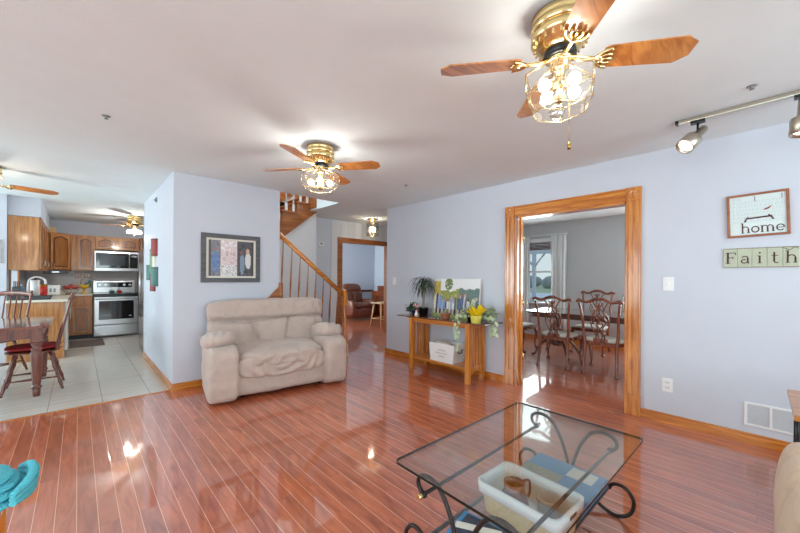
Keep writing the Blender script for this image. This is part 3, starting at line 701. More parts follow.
# ================================================================== LOVESEAT
ls = thing('loveseat', 'greige suede reclining loveseat with pillow arms in front of the staircase', 'loveseat', (1.705, 3.96, 0), R(-8))
def wr(u, w_, k=1.0, seed=0): 
    return .006*k*noise.noise(Vector((w_.x*5, w_.y*9, w_.z*14))+Vector((seed, seed, 0)))
def crease(w_, a, b, x0, depth=.02, wd=.03):
    """a soft groove through the cloth"""
    d = a*w_.x+b*w_.z-x0
    return -depth*math.exp(-(d/wd)**2)
mb = MB(); mb.soft((0, -.02, .215), (1.36, .72, .37), 9, 16, .004, 7, fn=lambda u, w_: wr(u, w_, 1.2, 3)); mb.build('base', M['suede'], ls)
for sx in (-1, 1):
    mb = MB(); mb.soft((sx*.60, -.085, .29), (.28, .75, .56), 7, 24, .003, 6, fn=lambda u, w_: wr(u, w_, 1.6, 5)+.012*max(0, -u.y)*(1-abs(u.z))); mb.build('arm', M['suede'], ls)
    mb = MB(); mb.soft((sx*.61, -.07, .60), (.33, .58, .19), 2.5, 26, .004, 9, Matrix.Rotation(R(-9), 4, 'X') @ Matrix.Rotation(R(sx*7), 4, 'Y'), fn=lambda u, w_: .007*math.sin(w_.x*80+math.sin(w_.y*16)*2.2)*max(0, -u.y)*max(0, u.z+.5)); mb.build('arm_pillow', M['suede'], ls)
mb = MB(); mb.soft((0, -.13, .42), (.93, .62, .19), 4.2, 40, .003, 8, Matrix.Rotation(R(4), 4, 'X'), fn=lambda u, w_: wr(u, w_, 2.5, 8)+.006*math.sin(20*math.hypot(w_.x-.05, (w_.z+.1)*1.2)*2.2+3*noise.noise(w_*5))*1.6*max(0, -u.y)); mb.build('seat_cushion', M['suede'], ls)
mb = MB(); mb.soft((0, -.365, .335), (.93, .12, .24), 4, 40, .003, 9, fn=lambda u, w_: .011*math.sin(math.hypot(w_.x, w_.z-.12)*58+3*noise.noise(w_*6))*max(0, -u.y)*(1-abs(u.x)**4)); mb.build('footrest_panel', M['suede'], ls)
def backfn(u, w_):
    d = wr(u, w_, 1.6, 11)
    f = max(0, -u.y)**.5
    k = .10+.02*math.sin(w_.x*5)
    d += crease(w_, .0, 1, k, .06, .018)*f
    if w_.z < k: d += (crease(w_, 1, .25, -.20, .055, .016)+crease(w_, 1, -.22, .20, .055, .016))*f
    d += .006*math.sin(w_.x*60+w_.z*30+4*noise.noise(w_*7))*math.exp(-((w_.z-k)/.07)**2)*f
    d += .005*math.sin(w_.z*50+6*noise.noise(w_*4))*math.exp(-((abs(w_.x)-.2)/.08)**2)*f*(w_.z < k)
    return d
tilt = Matrix.Rotation(R(-9), 4, 'X')
mb = MB(); mb.soft((0, .255, .66), (1.36, .25, .69), 7, 56, .003, 7, tilt, fn=backfn); mb.build('backrest', M['suede'], ls)
mb = MB(); mb.soft((0, .262, .885), (1.37, .27, .235), 4.5, 40, .004, 8, tilt, fn=lambda u, w_: .005*math.sin(w_.x*40+w_.z*25+5*noise.noise(w_*6))*max(0, -u.y)); mb.build('headrest', M['suede'], ls)
for x, y in ((-.40, -.24), (.46, -.24), (-.5, .24), (.5, .24)):
    mb = MB(); mb.cyl((x, y, 0), (x, y, .07), .022, 10); mb.build('foot', M['black'], ls)

# ================================================================== PICTURES AND SIGNS
pf = thing('framed_picture', 'grey framed picture of people at an open door, hanging above the loveseat', 'picture', (1.37, 4.455, 1.50))
mb = MB(); w2, h2, t2 = .338, .291, .052
for a, b, c, d in ((-w2, w2, h2-t2, h2), (-w2, w2, -h2, -h2+t2), (-w2, -w2+t2, -h2+t2, h2-t2), (w2-t2, w2, -h2+t2, h2-t2)): mb.box(a, b, -.028, 0, c, d, .006)
mb.build('frame', M['gframe'], pf)
mb = MB(); mb.box(-w2+t2, w2-t2, -.010, -.002, -h2+t2, h2-t2); mb.build('mat_board', M['paper'], pf)
def pic(u, v):
    n_ = noise.noise(Vector((u*14, v*12, 0))); n2 = noise.noise(Vector((u*34, v*30, 4)))
    def blob(cx, cy, rx, ry): return ((u-cx)/rx)**2+((v-cy)/ry)**2 < 1
    if u < .05 or u > .95: return (70, 66, 70)
    if blob(.145, .74, .035, .06): return (150, 110, 92)
    if blob(.145, .42, .075, .34): return (98+30*n_, 128+30*n_, 178)
    if u < .25: return (120+40*n_, 122+40*n_, 128)
    if u < .62:
        if v < .30: return (228, 230, 232) if n2 > -.15 else (170, 166, 160)
        if n_+.6*n2 > -.25: return (222+16*n2, 206+20*n2, 208+20*n2)
        return (190, 172, 172) if v < .7 else (240, 240, 240)
    if blob(.86, .72, .045, .08): return (206, 170, 150)
    if blob(.87, .45, .07, .24): return (218, 218, 220)
    if blob(.72, .66, .04, .07): return (120, 92, 84)
    if blob(.73, .35, .055, .32): return (126, 150, 168)
    return (78+30*n_, 78+30*n_, 84+30*n_)
image_panel('photo', pf, pic, 60, 42, (-w2+t2+.028, -.0115, -h2+t2+.024), (2*(w2-t2)-.056, 0, 0), (0, 0, 2*(h2-t2)-.048), .3)

# coloured plaque of five overlapping slats on the kitchen-side wall
pq = thing('wall_plaque', 'tall wall plaque of overlapping red, green and teal rounded slats by the kitchen', 'plaque', (.763, 5.73, 1.42))
for y, z0, z1, m, wd, x in ((-.18, .128, .356, 'bredp', .17, .062), (.02, -.11, .23, 'bgreen', .17, .050), (-.06, -.24, .16, 'paper', .12, .030), (.37, -.20, .02, 'bteal', .17, .045), (-.23, -.273, -.02, 'bteal', .18, .070), (-.03, -.346, -.126, 'bredp', .17, .052)):
    half = [(-x*math.sin(PI*i/12), y-wd/2*math.cos(PI*i/12)) for i in range(13)]
    mb = MB(); mb.prism(half, Matrix.Translation((0, 0, z0)), z1-z0); mb.build('slat', M[m], pq)
    mb = MB(); mb.prism([(px*1.04-.001, y+(py-y)*1.03) for px, py in half], Matrix.Translation((0, 0, z1-.02)), .008); mb.prism([(px*1.04-.001, y+(py-y)*1.03) for px, py in half], Matrix.Translation((0, 0, z0+.012)), .008); mb.build('slat_band', M['iron'], pq)

# lettering: strokes with small serifs, laid out on a YZ wall (u runs right = -Y)
def glyph(ch):
    """list of (points, width) strokes in a unit where x-height = 1"""
    def arc(cx, cy, rx, ry, a0, a1, n=14): return [(cx+rx*math.cos(R(a0+(a1-a0)*i/n)), cy+ry*math.sin(R(a0+(a1-a0)*i/n))) for i in range(n+1)]
    s = .17; t = .08
    G = {
     'h': ([([(.18, 0), (.18, 1.55)], s), ([(0, .03), (.36, .03)], t), ([(.0, 1.52), (.18, 1.52)], t), (arc(.50, .62, .32, .36, 160, 0), .12), ([(.82, .64), (.82, 0)], s), ([(.64, .03), (1.0, .03)], t)], 1.06),
     'o': ([(arc(.45, .5, .37, .44, 0, 360, 24), .15)], .95),
     'm': ([([(.18, 0), (.18, 1.0)], s), ([(0, .03), (.36, .03)], t), ([(0, .97), (.18, .97)], t), (arc(.46, .62, .28, .35, 160, 0), .12), ([(.74, .64), (.74, 0)], s), ([(.58, .03), (.9, .03)], t), (arc(1.02, .62, .28, .35, 160, 0), .12), ([(1.30, .64), (1.30, 0)], s), ([(1.14, .03), (1.48, .03)], t)], 1.54),
     'e': ([(arc(.45, .5, .37, .44, 0, 320, 22), .14), ([(.10, .50), (.82, .50)], .09)], .92),
     'F': ([([(.22, 0), (.22, 1.5)], .2), ([(0, .04), (.46, .04)], t), ([(0, 1.46), (1.0, 1.46)], .09), ([(.96, 1.46), (.96, 1.16)], .09), ([(.22, .80), (.72, .80)], .09), ([(.72, .64), (.72, .96)], .08)], 1.1),
     'a': ([(arc(.42, .68, .28, .28, 160, 0), .12), ([(.70, .68), (.70, .08), (.84, .03)], .16), (arc(.36, .28, .26, .24, 60, 330), .13)], .95),
     'i': ([([(.25, 0), (.25, 1.0)], s), ([(.05, .03), (.45, .03)], t), ([(.05, .97), (.25, .97)], t), ([(.25, 1.28), (.25, 1.46)], .18)], .6),
     't': ([([(.25, 1.4), (.25, .2)], .16), (arc(.45, .22, .2, .18, 180, 310), .12), ([(0, .97), (.6, .97)], t)], .75)}
    return G[ch]
def text_strokes(mb, text, u0, z0, size, P, th=.002, gap=0):
    """P(u,z)->world-ish local Vector; strokes become thin raised ribbons"""
    u = u0
    for ch in text:
        st_, adv = glyph(ch)
        for pts, wd in st_:
            hw = wd*size/2; L = []; Rr = []
            for i, p in enumerate(pts):
                a = pts[max(0, i-1)]; b = pts[min(len(pts)-1, i+1)]; dx, dz = b[0]-a[0], b[1]-a[1]; l = math.hypot(dx, dz) or 1
                nx, nz = -dz/l*hw, dx/l*hw
                L.append((u+p[0]*size+nx, z0+p[1]*size+nz)); Rr.append((u+p[0]*size-nx, z0+p[1]*size-nz))
            for i in range(len(pts)-1):
                q = [L[i], L[i+1], Rr[i+1], Rr[i]]
                a = [mb.b.verts.new(P(x, z, 0)) for x, z in q]; b = [mb.b.verts.new(P(x, z, th)) for x, z in q]
                mb.b.faces.new(a); mb.b.faces.new(b)
                for k in range(4): mb.b.faces.new((a[k], a[(k+1) % 4], b[(k+1) % 4], b[k]))
        u += (adv+gap)*size
    return u
# "home" sign
hs = thing('home_sign', 'wood framed sign reading home with a bench and a red bird on pale printed ground', 'sign', (3.801, .006, 1.778))
hs.rotation_euler = (R(-1.5), 0, 0)
W, H_, t2 = .167, .168, .017
mb = MB()
for a, b, c, d in ((-W, W, H_-t2, H_), (-W, W, -H_, -H_+t2), (-W, -W+t2, -H_+t2, H_-t2), (W-t2, W, -H_+t2, H_-t2)): mb.box(-.022, 0, a, b, c, d, .004)
mb.build('frame', M['signframe'], hs)
mb = MB(); mb.box(-.010, -.001, -W+t2, W-t2, -H_+t2, H_-t2); mb.build('face', M['signface'], hs)
Ph = lambda u, z, d: Vector((-.0102-d, -u, z))
mb = MB(); text_strokes(mb, 'home', -.090, -.137, .0505, Ph, gap=.04); mb.build('lettering', M['letter'], hs)
mb = MB()
def ribbon(mb, q, th=.0015):
    a = [mb.b.verts.new(Ph(x, z, 0)) for x, z in q]; b = [mb.b.verts.new(Ph(x, z, th)) for x, z in q]; n = len(q)
    mb.b.faces.new(a); mb.b.faces.new(b)
    for k in range(n): mb.b.faces.new((a[k], a[(k+1) % n], b[(k+1) % n], b[k]))
ribbon(mb, [(-.062, -.020), (.078, -.014), (.080, -.026), (-.062, -.032)])
ribbon(mb, [(-.066, -.030), (-.056, -.030), (-.060, -.052), (-.072, -.052)]); ribbon(mb, [(.068, -.024), (.080, -.024), (.090, -.046), (.078, -.046)])
ribbon(mb, [(-.055, -.018), (-.05, -.008), (-.045, -.018)]); ribbon(mb, [(.055, -.014), (.062, -.002), (.07, -.014)])
mb.build('bench_motif', M['letter'], hs)
mb = MB(); ribbon(mb, [(.030, .034), (.052, .046), (.080, .062), (.066, .040), (.048, .030)]); mb.build('bird_motif', M['bredp'], hs)
mb = MB()
rr_ = random.Random(3)
for row in range(7):
    u = -.13
    while u < .125:
        l = rr_.uniform(.01, .03)
        if not (-.095 < u < .13 and row < 1): 
            z = .135-row*.03+.004; ribbon(mb, [(u, z), (u+l, z), (u+l, z-.004), (u, z-.004)], .0006); ribbon(mb, [(u, z), (u+.004, z), (u+.004, z-.018), (u, z-.018)], .0006); ribbon(mb, [(u+l*.6, z-.012), (u+l, z-.012), (u+l, z-.018), (u+l*.6, z-.018)], .0006)
        u += l+.008
mb.build('faint_background_print', M['faint'], hs)
mb = MB(); ribbon(mb, [(-.012, .142), (-.008, .142), (-.008, .105), (-.012, .105)]); ribbon(mb, [(.128, .142), (.132, .142), (.132, .105), (.128, .105)]); mb.build('dark_marks', M['gframe'], hs)
# "Faith" sign: five boards
fs_ = thing('faith_sign', 'sage green sign of five joined boards reading Faith, below the home sign', 'sign', (3.801, -.008, 1.447))
bw = .0795
for i, ch in enumerate('Faith'):
    mb = MB(); u0 = -.1985+i*bw; mb.box(-.016, 0, -u0-bw+.0012, -u0, -.076, .076, .003); bd = mb.build('board', M['sage'], fs_)
    Pf = lambda u, z, d: Vector((-.0162-d, -u, z)); _, adv = glyph(ch)
    mb = MB(); text_strokes(mb, ch, u0+bw/2-adv*.058/2+.004, -.044, .058, Pf); mb.build('letter', M['letter'], bd)
mb = MB(); mb.box(-.017, -.0155, -.199, .199, .070, .076); mb.box(-.017, -.0155, -.199, .199, -.076, -.070)
mb.build('edge_band', M['trunk'], fs_)
for a in (-.2, ):
    mb = MB(); mb.tube([(-.018, -.195+.02*k-.0, .060+.010*math.sin(k*2.1)) for k in range(5)], .0018, 5, smooth=3); mb.build('scroll_motif', M['letter'], fs_)

# wall plates, register
def plate(name, label, cat, loc, face, kind):
    t = thing(name, label, cat, loc)
    if face == 'x': B = lambda mb, u0, u1, z0, z1, d0, d1, bev=0: mb.box(-d1, -d0, u0, u1, z0, z1, bev)
    mb = MB(); B(mb, -.038, .038, -.060, .060, 0, .006, .002); mb.build('cover_plate', M['white'], t)
    if kind == 'outlet':
        for s in (-1, 1):
            mb = MB(); B(mb, -.017, .017, s*.022-.014, s*.022+.014, .006, .009, .002); q = mb.build('socket', M['whiteg'], t)
            mb = MB(); B(mb, -.009, -.006, s*.022-.004, s*.022+.006, .009, .0095); B(mb, .006, .009, s*.022-.004, s*.022+.006, .009, .0095); mb.build('slots', M['black'], q)
    else:
        mb = MB(); B(mb, -.006, .006, -.013, .013, .006, .016, .002); mb.build('toggle', M['whiteg'], t)
plate('light_switch', 'white light switch on the right wall beside the doorway', 'light switch', (3.801, .545, 1.235), 'x', 'switch')
plate('wall_outlet', 'white wall outlet low on the right wall beside the doorway', 'outlet', (3.801, .548, .338), 'x', 'outlet')
plate('light_switch', 'white light switch at the far end of the wall left of the console table', 'light switch', (3.801, 4.14, 1.225), 'x', 'switch')
ar = thing('air_register', 'white return air grille low on the right wall above the baseboard', 'vent', (3.801, -.12, .232))
mb = MB()
for a, b, c, d in ((-.19, .19, .075, .09), (-.19, .19, -.09, -.075), (.172, .19, -.075, .075), (-.19, -.172, -.075, .075), (.040, .055, -.075, .075), (-.075, -.06, -.075, .075)): mb.box(-.010, 0, a, b, c, d, .002)
mb.build('frame', M['white'], ar)
mb = MB(); mb.box(-.002, 0, -.172, .172, -.075, .075)
for k in range(14): zc = -.07+k*.0105; mb.box(-.007, -.001, -.172, .172, zc-.002, zc+.0025)
mb.build('louvres', M['dullgrey'], ar)
tm = thing('thermostat', 'small white thermostat on the hall wall behind the handrail', 'thermostat', (3.45, 5.9, 1.93))
mb = MB(); mb.box(-.06, .06, -.028, 0, -.045, .045, .006); mb.build('body', M['white'], tm); mb = MB(); mb.box(-.03, .03, -.030, -.028, -.01, .025); mb.build('display', M['steeld'], tm)

# ================================================================== CONSOLE TABLE
ct = thing('console_table', 'mission style oak console table with slatted ends against the right wall', 'table', (3.565, 2.875, 0))
for x in (-.155, .155):
    for y in (-.475, .475):
        mb = MB(); mb.box(x-.024, x+.024, y-.030, y+.030, 0, .715, .004); mb.build('leg', M['console'], ct)
for y in (-.475, .475):
    for x in (-.085, -.028, .028, .085):
        mb = MB(); mb.box(x-.016, x+.016, y-.008, y+.008, .19, .67); mb.build('slat', M['console'], ct)
    mb = MB(); mb.box(-.131, .131, y-.011, y+.011, .665, .715); mb.build('end_rail', M['console'], ct)
    mb = MB(); mb.prism([(-.131, .08), (-.10, .10), (-.05, .125), (0, .132), (.05, .125), (.10, .10), (.131, .08), (.131, .19), (-.131, .19)], PXZ(y-.011), .022); mb.build('lower_end_rail', M['console'], ct)
mb = MB(); mb.box(-.150, -.128, -.445, .445, .665, .715); mb.build('front_apron', M['consoley'], ct)
mb = MB(); mb.box(.128, .150, -.445, .445, .665, .715); mb.build('back_apron', M['consoley'], ct)
mb = MB(); mb.box(-.150, .150, -.464, .464, .155, .182, .003); mb.build('shelf', M['consoley'], ct)
mb = MB(); mb.box(-.19, .19, -.535, .535, .715, .728, .003); mb.build('top_frame', M['consoley'], ct)
mb = MB(); mb.box(-.20, .20, -.74, .74, .728, .742, .004); mb.build('tabletop', M['cherryd'], ct)
TZ = .742
# leaning canvas
cv = thing('canvas_print', 'unframed canvas print of people outdoors, leaning on the wall behind the console table plants', 'picture', (3.70, 2.84, TZ)); cv.rotation_euler = (0, R(7), 0)
mb = MB(); mb.box(0, .03, -.385, .385, .0, .53, .003); mb.build('stretched_canvas', M['paper'], cv)
def crowd(u, v):
    n_ = noise.noise(Vector((u*9, v*9, 1))); n2 = noise.noise(Vector((u*30, v*26, 7)))
    if v < .62:
        best = None
        rnd = random.Random(5)
        for k in range(22):
            cx = .04+k*.044+rnd.uniform(-.012, .012); top = rnd.uniform(.40, .60)+(.14 if k < 4 else 0); c = rnd.choice([(130, 160, 205), (90, 104, 140), (214, 214, 220), (150, 170, 205), (200, 150, 150), (80, 84, 100), (228, 224, 214)])
            if ((u-cx)/.017)**2+((v-top)/.045)**2 < 1: best = rnd.choice([(214, 172, 146), (150, 110, 84), (90, 66, 50)])
            elif abs(u-cx) < .026 and .2 < v < top-.03: best = c
            elif abs(u-cx) < .022 and .06 < v <= .2 and best is None: best = (60, 66, 88) if k % 2 else (206, 190, 170)
        if best: return tuple(min(255, max(0, x+16*n2)) for x in best)
    if v < .30: return (150+40*n2, 168+40*n2, 96)
    if u < .16: return (196+50*n2, 180+40*n2, 96) if v < .93 else (226, 226, 220)
    if ((u-.34)/.09)**2+((v-.86)/.16)**2 < 1 and n2 > -.3: return (110+30*n2, 128+30*n2, 78)
    if v < .74+.05*n_-.06*(u < .5): return (152+50*n2, 158+40*n2, 84) if u < .58 else (104+20*n2, 128+20*n2, 124)
    return (236, 238, 240)
image_panel('printed_picture', cv, crowd, 90, 60, (-.0012, .383, .002), (0, -.766, 0), (0, 0, .526), .5)

def leaf(mb, p, d, L, wd, droop=.3, nrm=None, mi=0, n=4):
    """a curved pointed blade from p along d"""
    p = Vector(p); d = Vector(d).normalized(); side = d.cross(Vector((0, 0, 1)))
    side = side.normalized() if side.length > 1e-3 else Vector((1, 0, 0))
    prev = None; q = p.copy(); dd = d.copy()
    for i in range(n+1):
        t = i/n; wv = wd*math.sin(PI*min(1, t*.92+.08))**.8*.5
        a = mb.b.verts.new(q-side*wv); m_ = mb.b.verts.new(q-Vector((0, 0, wv*.35))); b = mb.b.verts.new(q+side*wv)
        if prev:
            for f in (mb.b.faces.new((prev[0], a, m_, prev[1])), mb.b.faces.new((prev[1], m_, b, prev[2]))): f.smooth = True; f.material_index = mi
        prev = (a, m_, b); dd = (dd+Vector((0, 0, -droop/n*2))).normalized(); q = q+dd*(L/n)
# ponytail palm
pp = thing('ponytail_palm', 'tall spindly palm with drooping strap leaves at the left of the console table', 'plant', (3.62, 3.32, TZ))
mb = MB(); mb.lathe([(.05, 0), (.062, .01), (.075, .10), (.078, .105), (.070, .105), (.062, .09), (0, .088)], seg=20); mb.build('pot', M['black'], pp)
mb = MB()
for k in range(3): mb.tube([(.01*(k-1), .012*(k-1), .08), (.012*(k-1), .02*(k-1), .26), (0.014*(k-1), .03*(k-1), .45+.02*k)], [.016, .010, .009], 8, smooth=3)
mb.build('trunk', M['trunk'], pp)
mb = MB(); rg = random.Random(11)
for k in range(90):
    a = rg.uniform(0, 2*PI); e = rg.uniform(.1, 1.3); b = k % 3
    leaf(mb, (.014*(b-1), .03*(b-1), .45+.02*b), (math.cos(a)*math.cos(e), math.sin(a)*math.cos(e), math.sin(e)), rg.uniform(.22, .36), .011, rg.uniform(1.0, 2.0), n=7)
pl = mb.build('foliage', M['greend'], pp)
for v in pl.data.vertices:
    if v.co.x > .09: v.co.x = .09+(v.co.x-.09)*.22
    v.co.x = min(v.co.x, .15)
# leafy pots
def bushy(name, label, loc, pot, leaves, R0, n, L, wd, potr=.05, poth=.08, seed=1, z0=None, trail=0):
    t = thing(name, label, 'plant', loc); mb = MB()
    mb.lathe([(potr*.7, 0), (potr*.85, .01), (potr, poth*.8), (potr*1.08, poth*.85), (potr*1.08, poth), (potr*.9, poth), (potr*.85, poth*.9), (0, poth*.88)], seg=18); mb.build('pot', pot, t)
    mb = MB(); rg = random.Random(seed)
    for k in range(n):
        a = rg.uniform(0, 2*PI); e = rg.uniform(-.1, 1.3); r = rg.uniform(0, R0); z = poth+rg.uniform(0, R0*1.1)*math.sin(max(e, 0))
        p = (math.cos(a)*r*math.cos(e), math.sin(a)*r*math.cos(e), z)
        leaf(mb, p, (math.cos(a)*math.cos(e), math.sin(a)*math.cos(e), math.sin(e)+.2), L*rg.uniform(.7, 1.2), wd*rg.uniform(.7, 1.2), rg.uniform(.3, 1.0))
    for k in range(10): a = rg.uniform(0, 2*PI); mb.tube([(0, 0, poth*.9), (math.cos(a)*R0*.4, math.sin(a)*R0*.4, poth+R0*.5), (math.cos(a)*R0*.8, math.sin(a)*R0*.8, poth+R0*.5)], .002, 4, smooth=3)
    for (dx, dy, ln) in (trail or []):
        pts = [Vector((dx*.3, dy*.3, poth)), Vector((dx, dy, poth+.0)), Vector((dx*1.05, dy, -ln*.4)), Vector((dx*1.02, dy*1.02, -ln))]
        q, _ = spline(pts, 1, 8); mb.tube(q, .0025, 4)
        for i in range(3, len(q), 2):
            a = rg.uniform(0, 2*PI); leaf(mb, q[i], (-abs(math.cos(a)), math.sin(a), -.2), L, wd, .8)
    fo = mb.build('foliage', leaves, t)
    for v in fo.data.vertices: v.co.x = min(v.co.x, 3.785-loc[0])
    return t
bushy('ivy_plant', 'bushy dark green ivy in a small pot at the far left of the console table', (3.57, 3.50, TZ), M['stone'], M['green'], .09, 150, .05, .034, seed=3, potr=.045, poth=.06)
vp = bushy('flower_pot', 'navy blue pot of pale pink blooms beside the palm on the console table', (3.49, 3.36, TZ), M['navy'], M['green'], .05, 40, .05, .03, seed=5, potr=.05, poth=.095)
mb = MB(); rg = random.Random(4)
for k in range(14): a = rg.uniform(0, 2*PI); r = rg.uniform(.01, .07); mb.ball((math.cos(a)*r, math.sin(a)*r, .13+rg.uniform(-.015, .03)), .017, 7)
mb.build('blooms', M['pink'], vp)
fg = thing('figurine', 'small cream and orange figurine in front of the navy pot on the console table', 'figurine', (3.42, 3.27, TZ))
mb = MB(); mb.lathe([(.024, 0), (.026, .01), (.022, .035), (.014, .055), (.010, .06)], seg=14); mb.build('body', M['whiteg'], fg)
mb = MB(); mb.ball((0, 0, .074), .018, 12); mb.build('head', M['pink'], fg); mb = MB(); mb.lathe([(.027, .005), (.028, .012), (.025, .02)], seg=14, caps=False); mb.build('orange_skirt', M['orange'], fg)
bushy('succulent', 'little succulent in a round terracotta pot at the middle of the console table', (3.50, 2.82, TZ), M['terra'], M['greenp'], .035, 40, .04, .018, seed=8, potr=.062, poth=.075)
bushy('pothos_plant', 'pale variegated trailing plant spilling over the right end of the console table', (3.56, 2.46, TZ), M['black'], M['greenp'], .13, 150, .058, .034, seed=9, potr=.055, poth=.085, trail=[(-.20, .04, .33), (-.21, .07, .18), (-.04, -.32, .12)])
bushy('ivy_plant', 'pale ivy in a dark pot at the outer right end of the console table', (3.60, 2.235, TZ), M['stone'], M['greenp'], .10, 90, .075, .05, seed=19, potr=.045, poth=.07, trail=[(-.06, -.12, .12)])
yb = thing('yellow_flowers', 'bright yellow lily flowers wrapped in pale yellow basket on the console table', 'flowers', (3.45, 2.315, TZ))
mb = MB(); mb.lathe([(.050, 0), (.055, .005), (.068, .085), (.070, .09), (.064, .09), (.05, .02), (0, .015)], seg=18); mb.build('basket', M['yellowp'], yb)
for (dx, dy, dz, s) in ((.0, -.07, .19, 1.25), (-.01, .06, .12, .95), (.0, .00, .14, 1.0)):
    mb = MB(); tp = Vector((0, dy*.4, .07))
    for k in range(6):
        a = 2*PI*k/6; leaf(mb, (dx, dy*.6, .08), Vector((dx+.05*math.cos(a), dy+.05*math.sin(a), dz*.9)), .13*s, .055*s, .25, n=5)
    mb.tube([(0, 0, .02), (dx, dy*.6, .09)], .006, 6); mb.build('flower', M['yellow'], yb)
# storage box on the lower shelf
sb = thing('storage_box', 'white storage box with script lettering on the console lower shelf', 'box', (3.57, 2.845, .182))
mb = MB(); mb.prism([(-.19, 0), (.19, 0), (.21, .235), (-.21, .235)], PYZ(-.12), .008); mb.prism([(-.19, 0), (.19, 0), (.21, .235), (-.21, .235)], PYZ(.10), .008)
for s in (-1, 1): mb.prism([(s*.19, 0), (s*.182, 0), (s*.202, .235), (s*.21, .235)], PYZ(-.112), .212)
mb.box(-.112, .10, -.185, .185, 0, .008); mb.build('bin', M['white'], sb)
mb = MB()
for r_, (a, b) in enumerate(((-.06, .07), (-.10, .10), (-.05, .05))):
    z = .15-r_*.04; q = [(-.1215, -(a+(b-a)*i/16), z+.007*math.sin(i*2.3)) for i in range(17)]; mb.tube(q, .0022, 4)
mb.build('script_lettering', M['gframe'], sb)
for s in (-1, 1):
    mb = MB(); mb.tube([(-.05, s*.207, .17), (-.03, s*.212, .13), (.03, s*.212, .13), (.05, s*.207, .17)], .007, 6, smooth=3); mb.build('handle', M['black'], sb)
mb = MB(); mb.soft((-.02, .05, .215), (.16, .22, .08), 2.4, 8, .01, 14); mb.build('folded_contents', M['cream'], sb)

# ================================================================== COFFEE TABLE
cof = thing('coffee_table', 'rectangular glass coffee table on a scrolled black iron base', 'coffee table', (1.585, .765, 0), R(-1.4))
hx, hy = .553, .350
mb = MB()
def rounded(x, y, r, n=5): 
    out = []
    for (sx, sy, a0) in ((1, 1, 0), (-1, 1, 90), (-1, -1, 180), (1, -1, 270)):
        for i in range(n+1): a = R(a0+90*i/n); out.append((sx*(x-r)+r*math.cos(a), sy*(y-r)+r*math.sin(a)))
    return out
P = rounded(hx, hy, .025); a = [mb.b.verts.new((x, y, .438)) for x, y in P]; b = [mb.b.verts.new((x, y, .450)) for x, y in P]
f1 = mb.b.faces.new(b); f2 = mb.b.faces.new(a[::-1])
for i in range(len(P)):
    f = mb.b.faces.new((a[i], a[(i+1) % len(P)], b[(i+1) % len(P)], b[i])); f.material_index = 1
mb.build('glass_top', [M['tglass'], M['tedge']], cof)
IR = .0095
for sx, X in ((-1, -.51), (1, .515)):
    for s in (-1, 1):
        S = [(.205, .345), (.232, .365), (.236, .40), (.205, .425), (.155, .427), (.105, .40), (.06, .33), (.03, .25), (.014, .19), (.014, .15), (.04, .10), (.10, .05), (.16, .030)]
        mb = MB(); mb.tube([(X, s*y, z) for y, z in S], IR, 8, smooth=5); mb.build('leg', M['iron'], cof)
        mb = MB(); mb.tube([(X, s*y, z) for y, z in [(.20, .150), (.23, .175), (.28, .172), (.315, .12), (.30, .05), (.25, .012), (.20, .012), (.15, .032)]], IR, 8, smooth=5); mb.build('foot_scroll', M['iron'], cof)
        mb = MB(); mb.cyl((X+sx*.010, s*.205, .345), (X+sx*.036, s*.205, .345), .013, 12, .011); mb.build('finial', M['brass'], cof)
        mb = MB(); mb.ball((X, s*.205, .345), .016, 10); mb.ball((X, s*.20, .150), .016, 10); mb.build('joint_collar', M['iron'], cof)
for s in (-1, 1):
    mb = MB(); mb.cyl((-.51, s*.205, .345), (.515, s*.205, .345), .008, 10); mb.build('upper_rail', M['iron'], cof)
    mb = MB(); mb.cyl((-.51, s*.20, .150), (.515, s*.20, .150), .009, 10); mb.build('lower_rail', M['iron'], cof)
for X in (-.51, .515):
    mb = MB(); mb.cyl((X, -.2, .15), (X, .2, .15), .007, 8); mb.build('cross_rail', M['iron'], cof)
mb = MB(); mb.box(-.50, .505, -.205, .205, .159, .166, .002); mb.build('glass_shelf', M['tglass'], cof)
SZ = .166
# woven bin with rim
bk = thing('woven_bin', 'white rimmed woven plastic basket on the lower shelf of the coffee table', 'basket', (1.515, .725, SZ), R(-3))
def rr2(x, y, z, r=.03): return [Vector((px, py, z)) for px, py in rounded(x, y, r, 4)]
mb = MB(); mb.loft([rr2(.108, .172, 0), rr2(.120, .185, .10)], caps=False); mb.build('woven_body', M['wicker'], bk)
mb = MB(); mb.loft([rr2(.100, .164, .008), rr2(.113, .178, .10)], caps=False); mb.loft([rr2(.106, .170, 0.001), rr2(.100, .164, .008)]); mb.build('inner_liner', M['counter'], bk)
mb = MB(); mb.loft([rr2(.120, .185, .09), rr2(.131, .197, .094), rr2(.134, .20, .142), rr2(.120, .186, .142), rr2(.114, .179, .09)], caps=False); mb.build('white_rim', M['white'], bk)
for s in (-1, 1):
    mb = MB(); mb.box(-.03, .03, s*.1985-.0035, s*.1985+.0035, .108, .124, .004); mb.build('handle_slot', M['black'], bk)
pt = thing('amber_pitcher', 'brown amber glass pitcher standing in the woven bin', 'pitcher', (1.475, .775, SZ+.007))
mb = MB(); mb.lathe([(.042, 0), (.056, .01), (.068, .05), (.060, .095), (.044, .125), (.047, .155), (.042, .155), (.038, .125), (.052, .09), (.058, .05), (0, .02)], seg=24); mb.build('body', M['amber'], pt)
mb = MB(); mb.tube([(.045, -.015, .145), (.085, -.03, .14), (.092, -.03, .08), (.062, -.02, .04)], .006, 8, smooth=4); mb.build('handle', M['amber'], pt)
jr = thing('stoneware_crock', 'grey stoneware crock with open top standing in the woven bin', 'crock', (1.555, .655, SZ+.007))
mb = MB(); mb.lathe([(.036, 0), (.042, .01), (.044, .085), (.048, .09), (.048, .105), (.041, .105), (.038, .02), (0, .015)], seg=24); mb.build('body', M['stone'], jr)
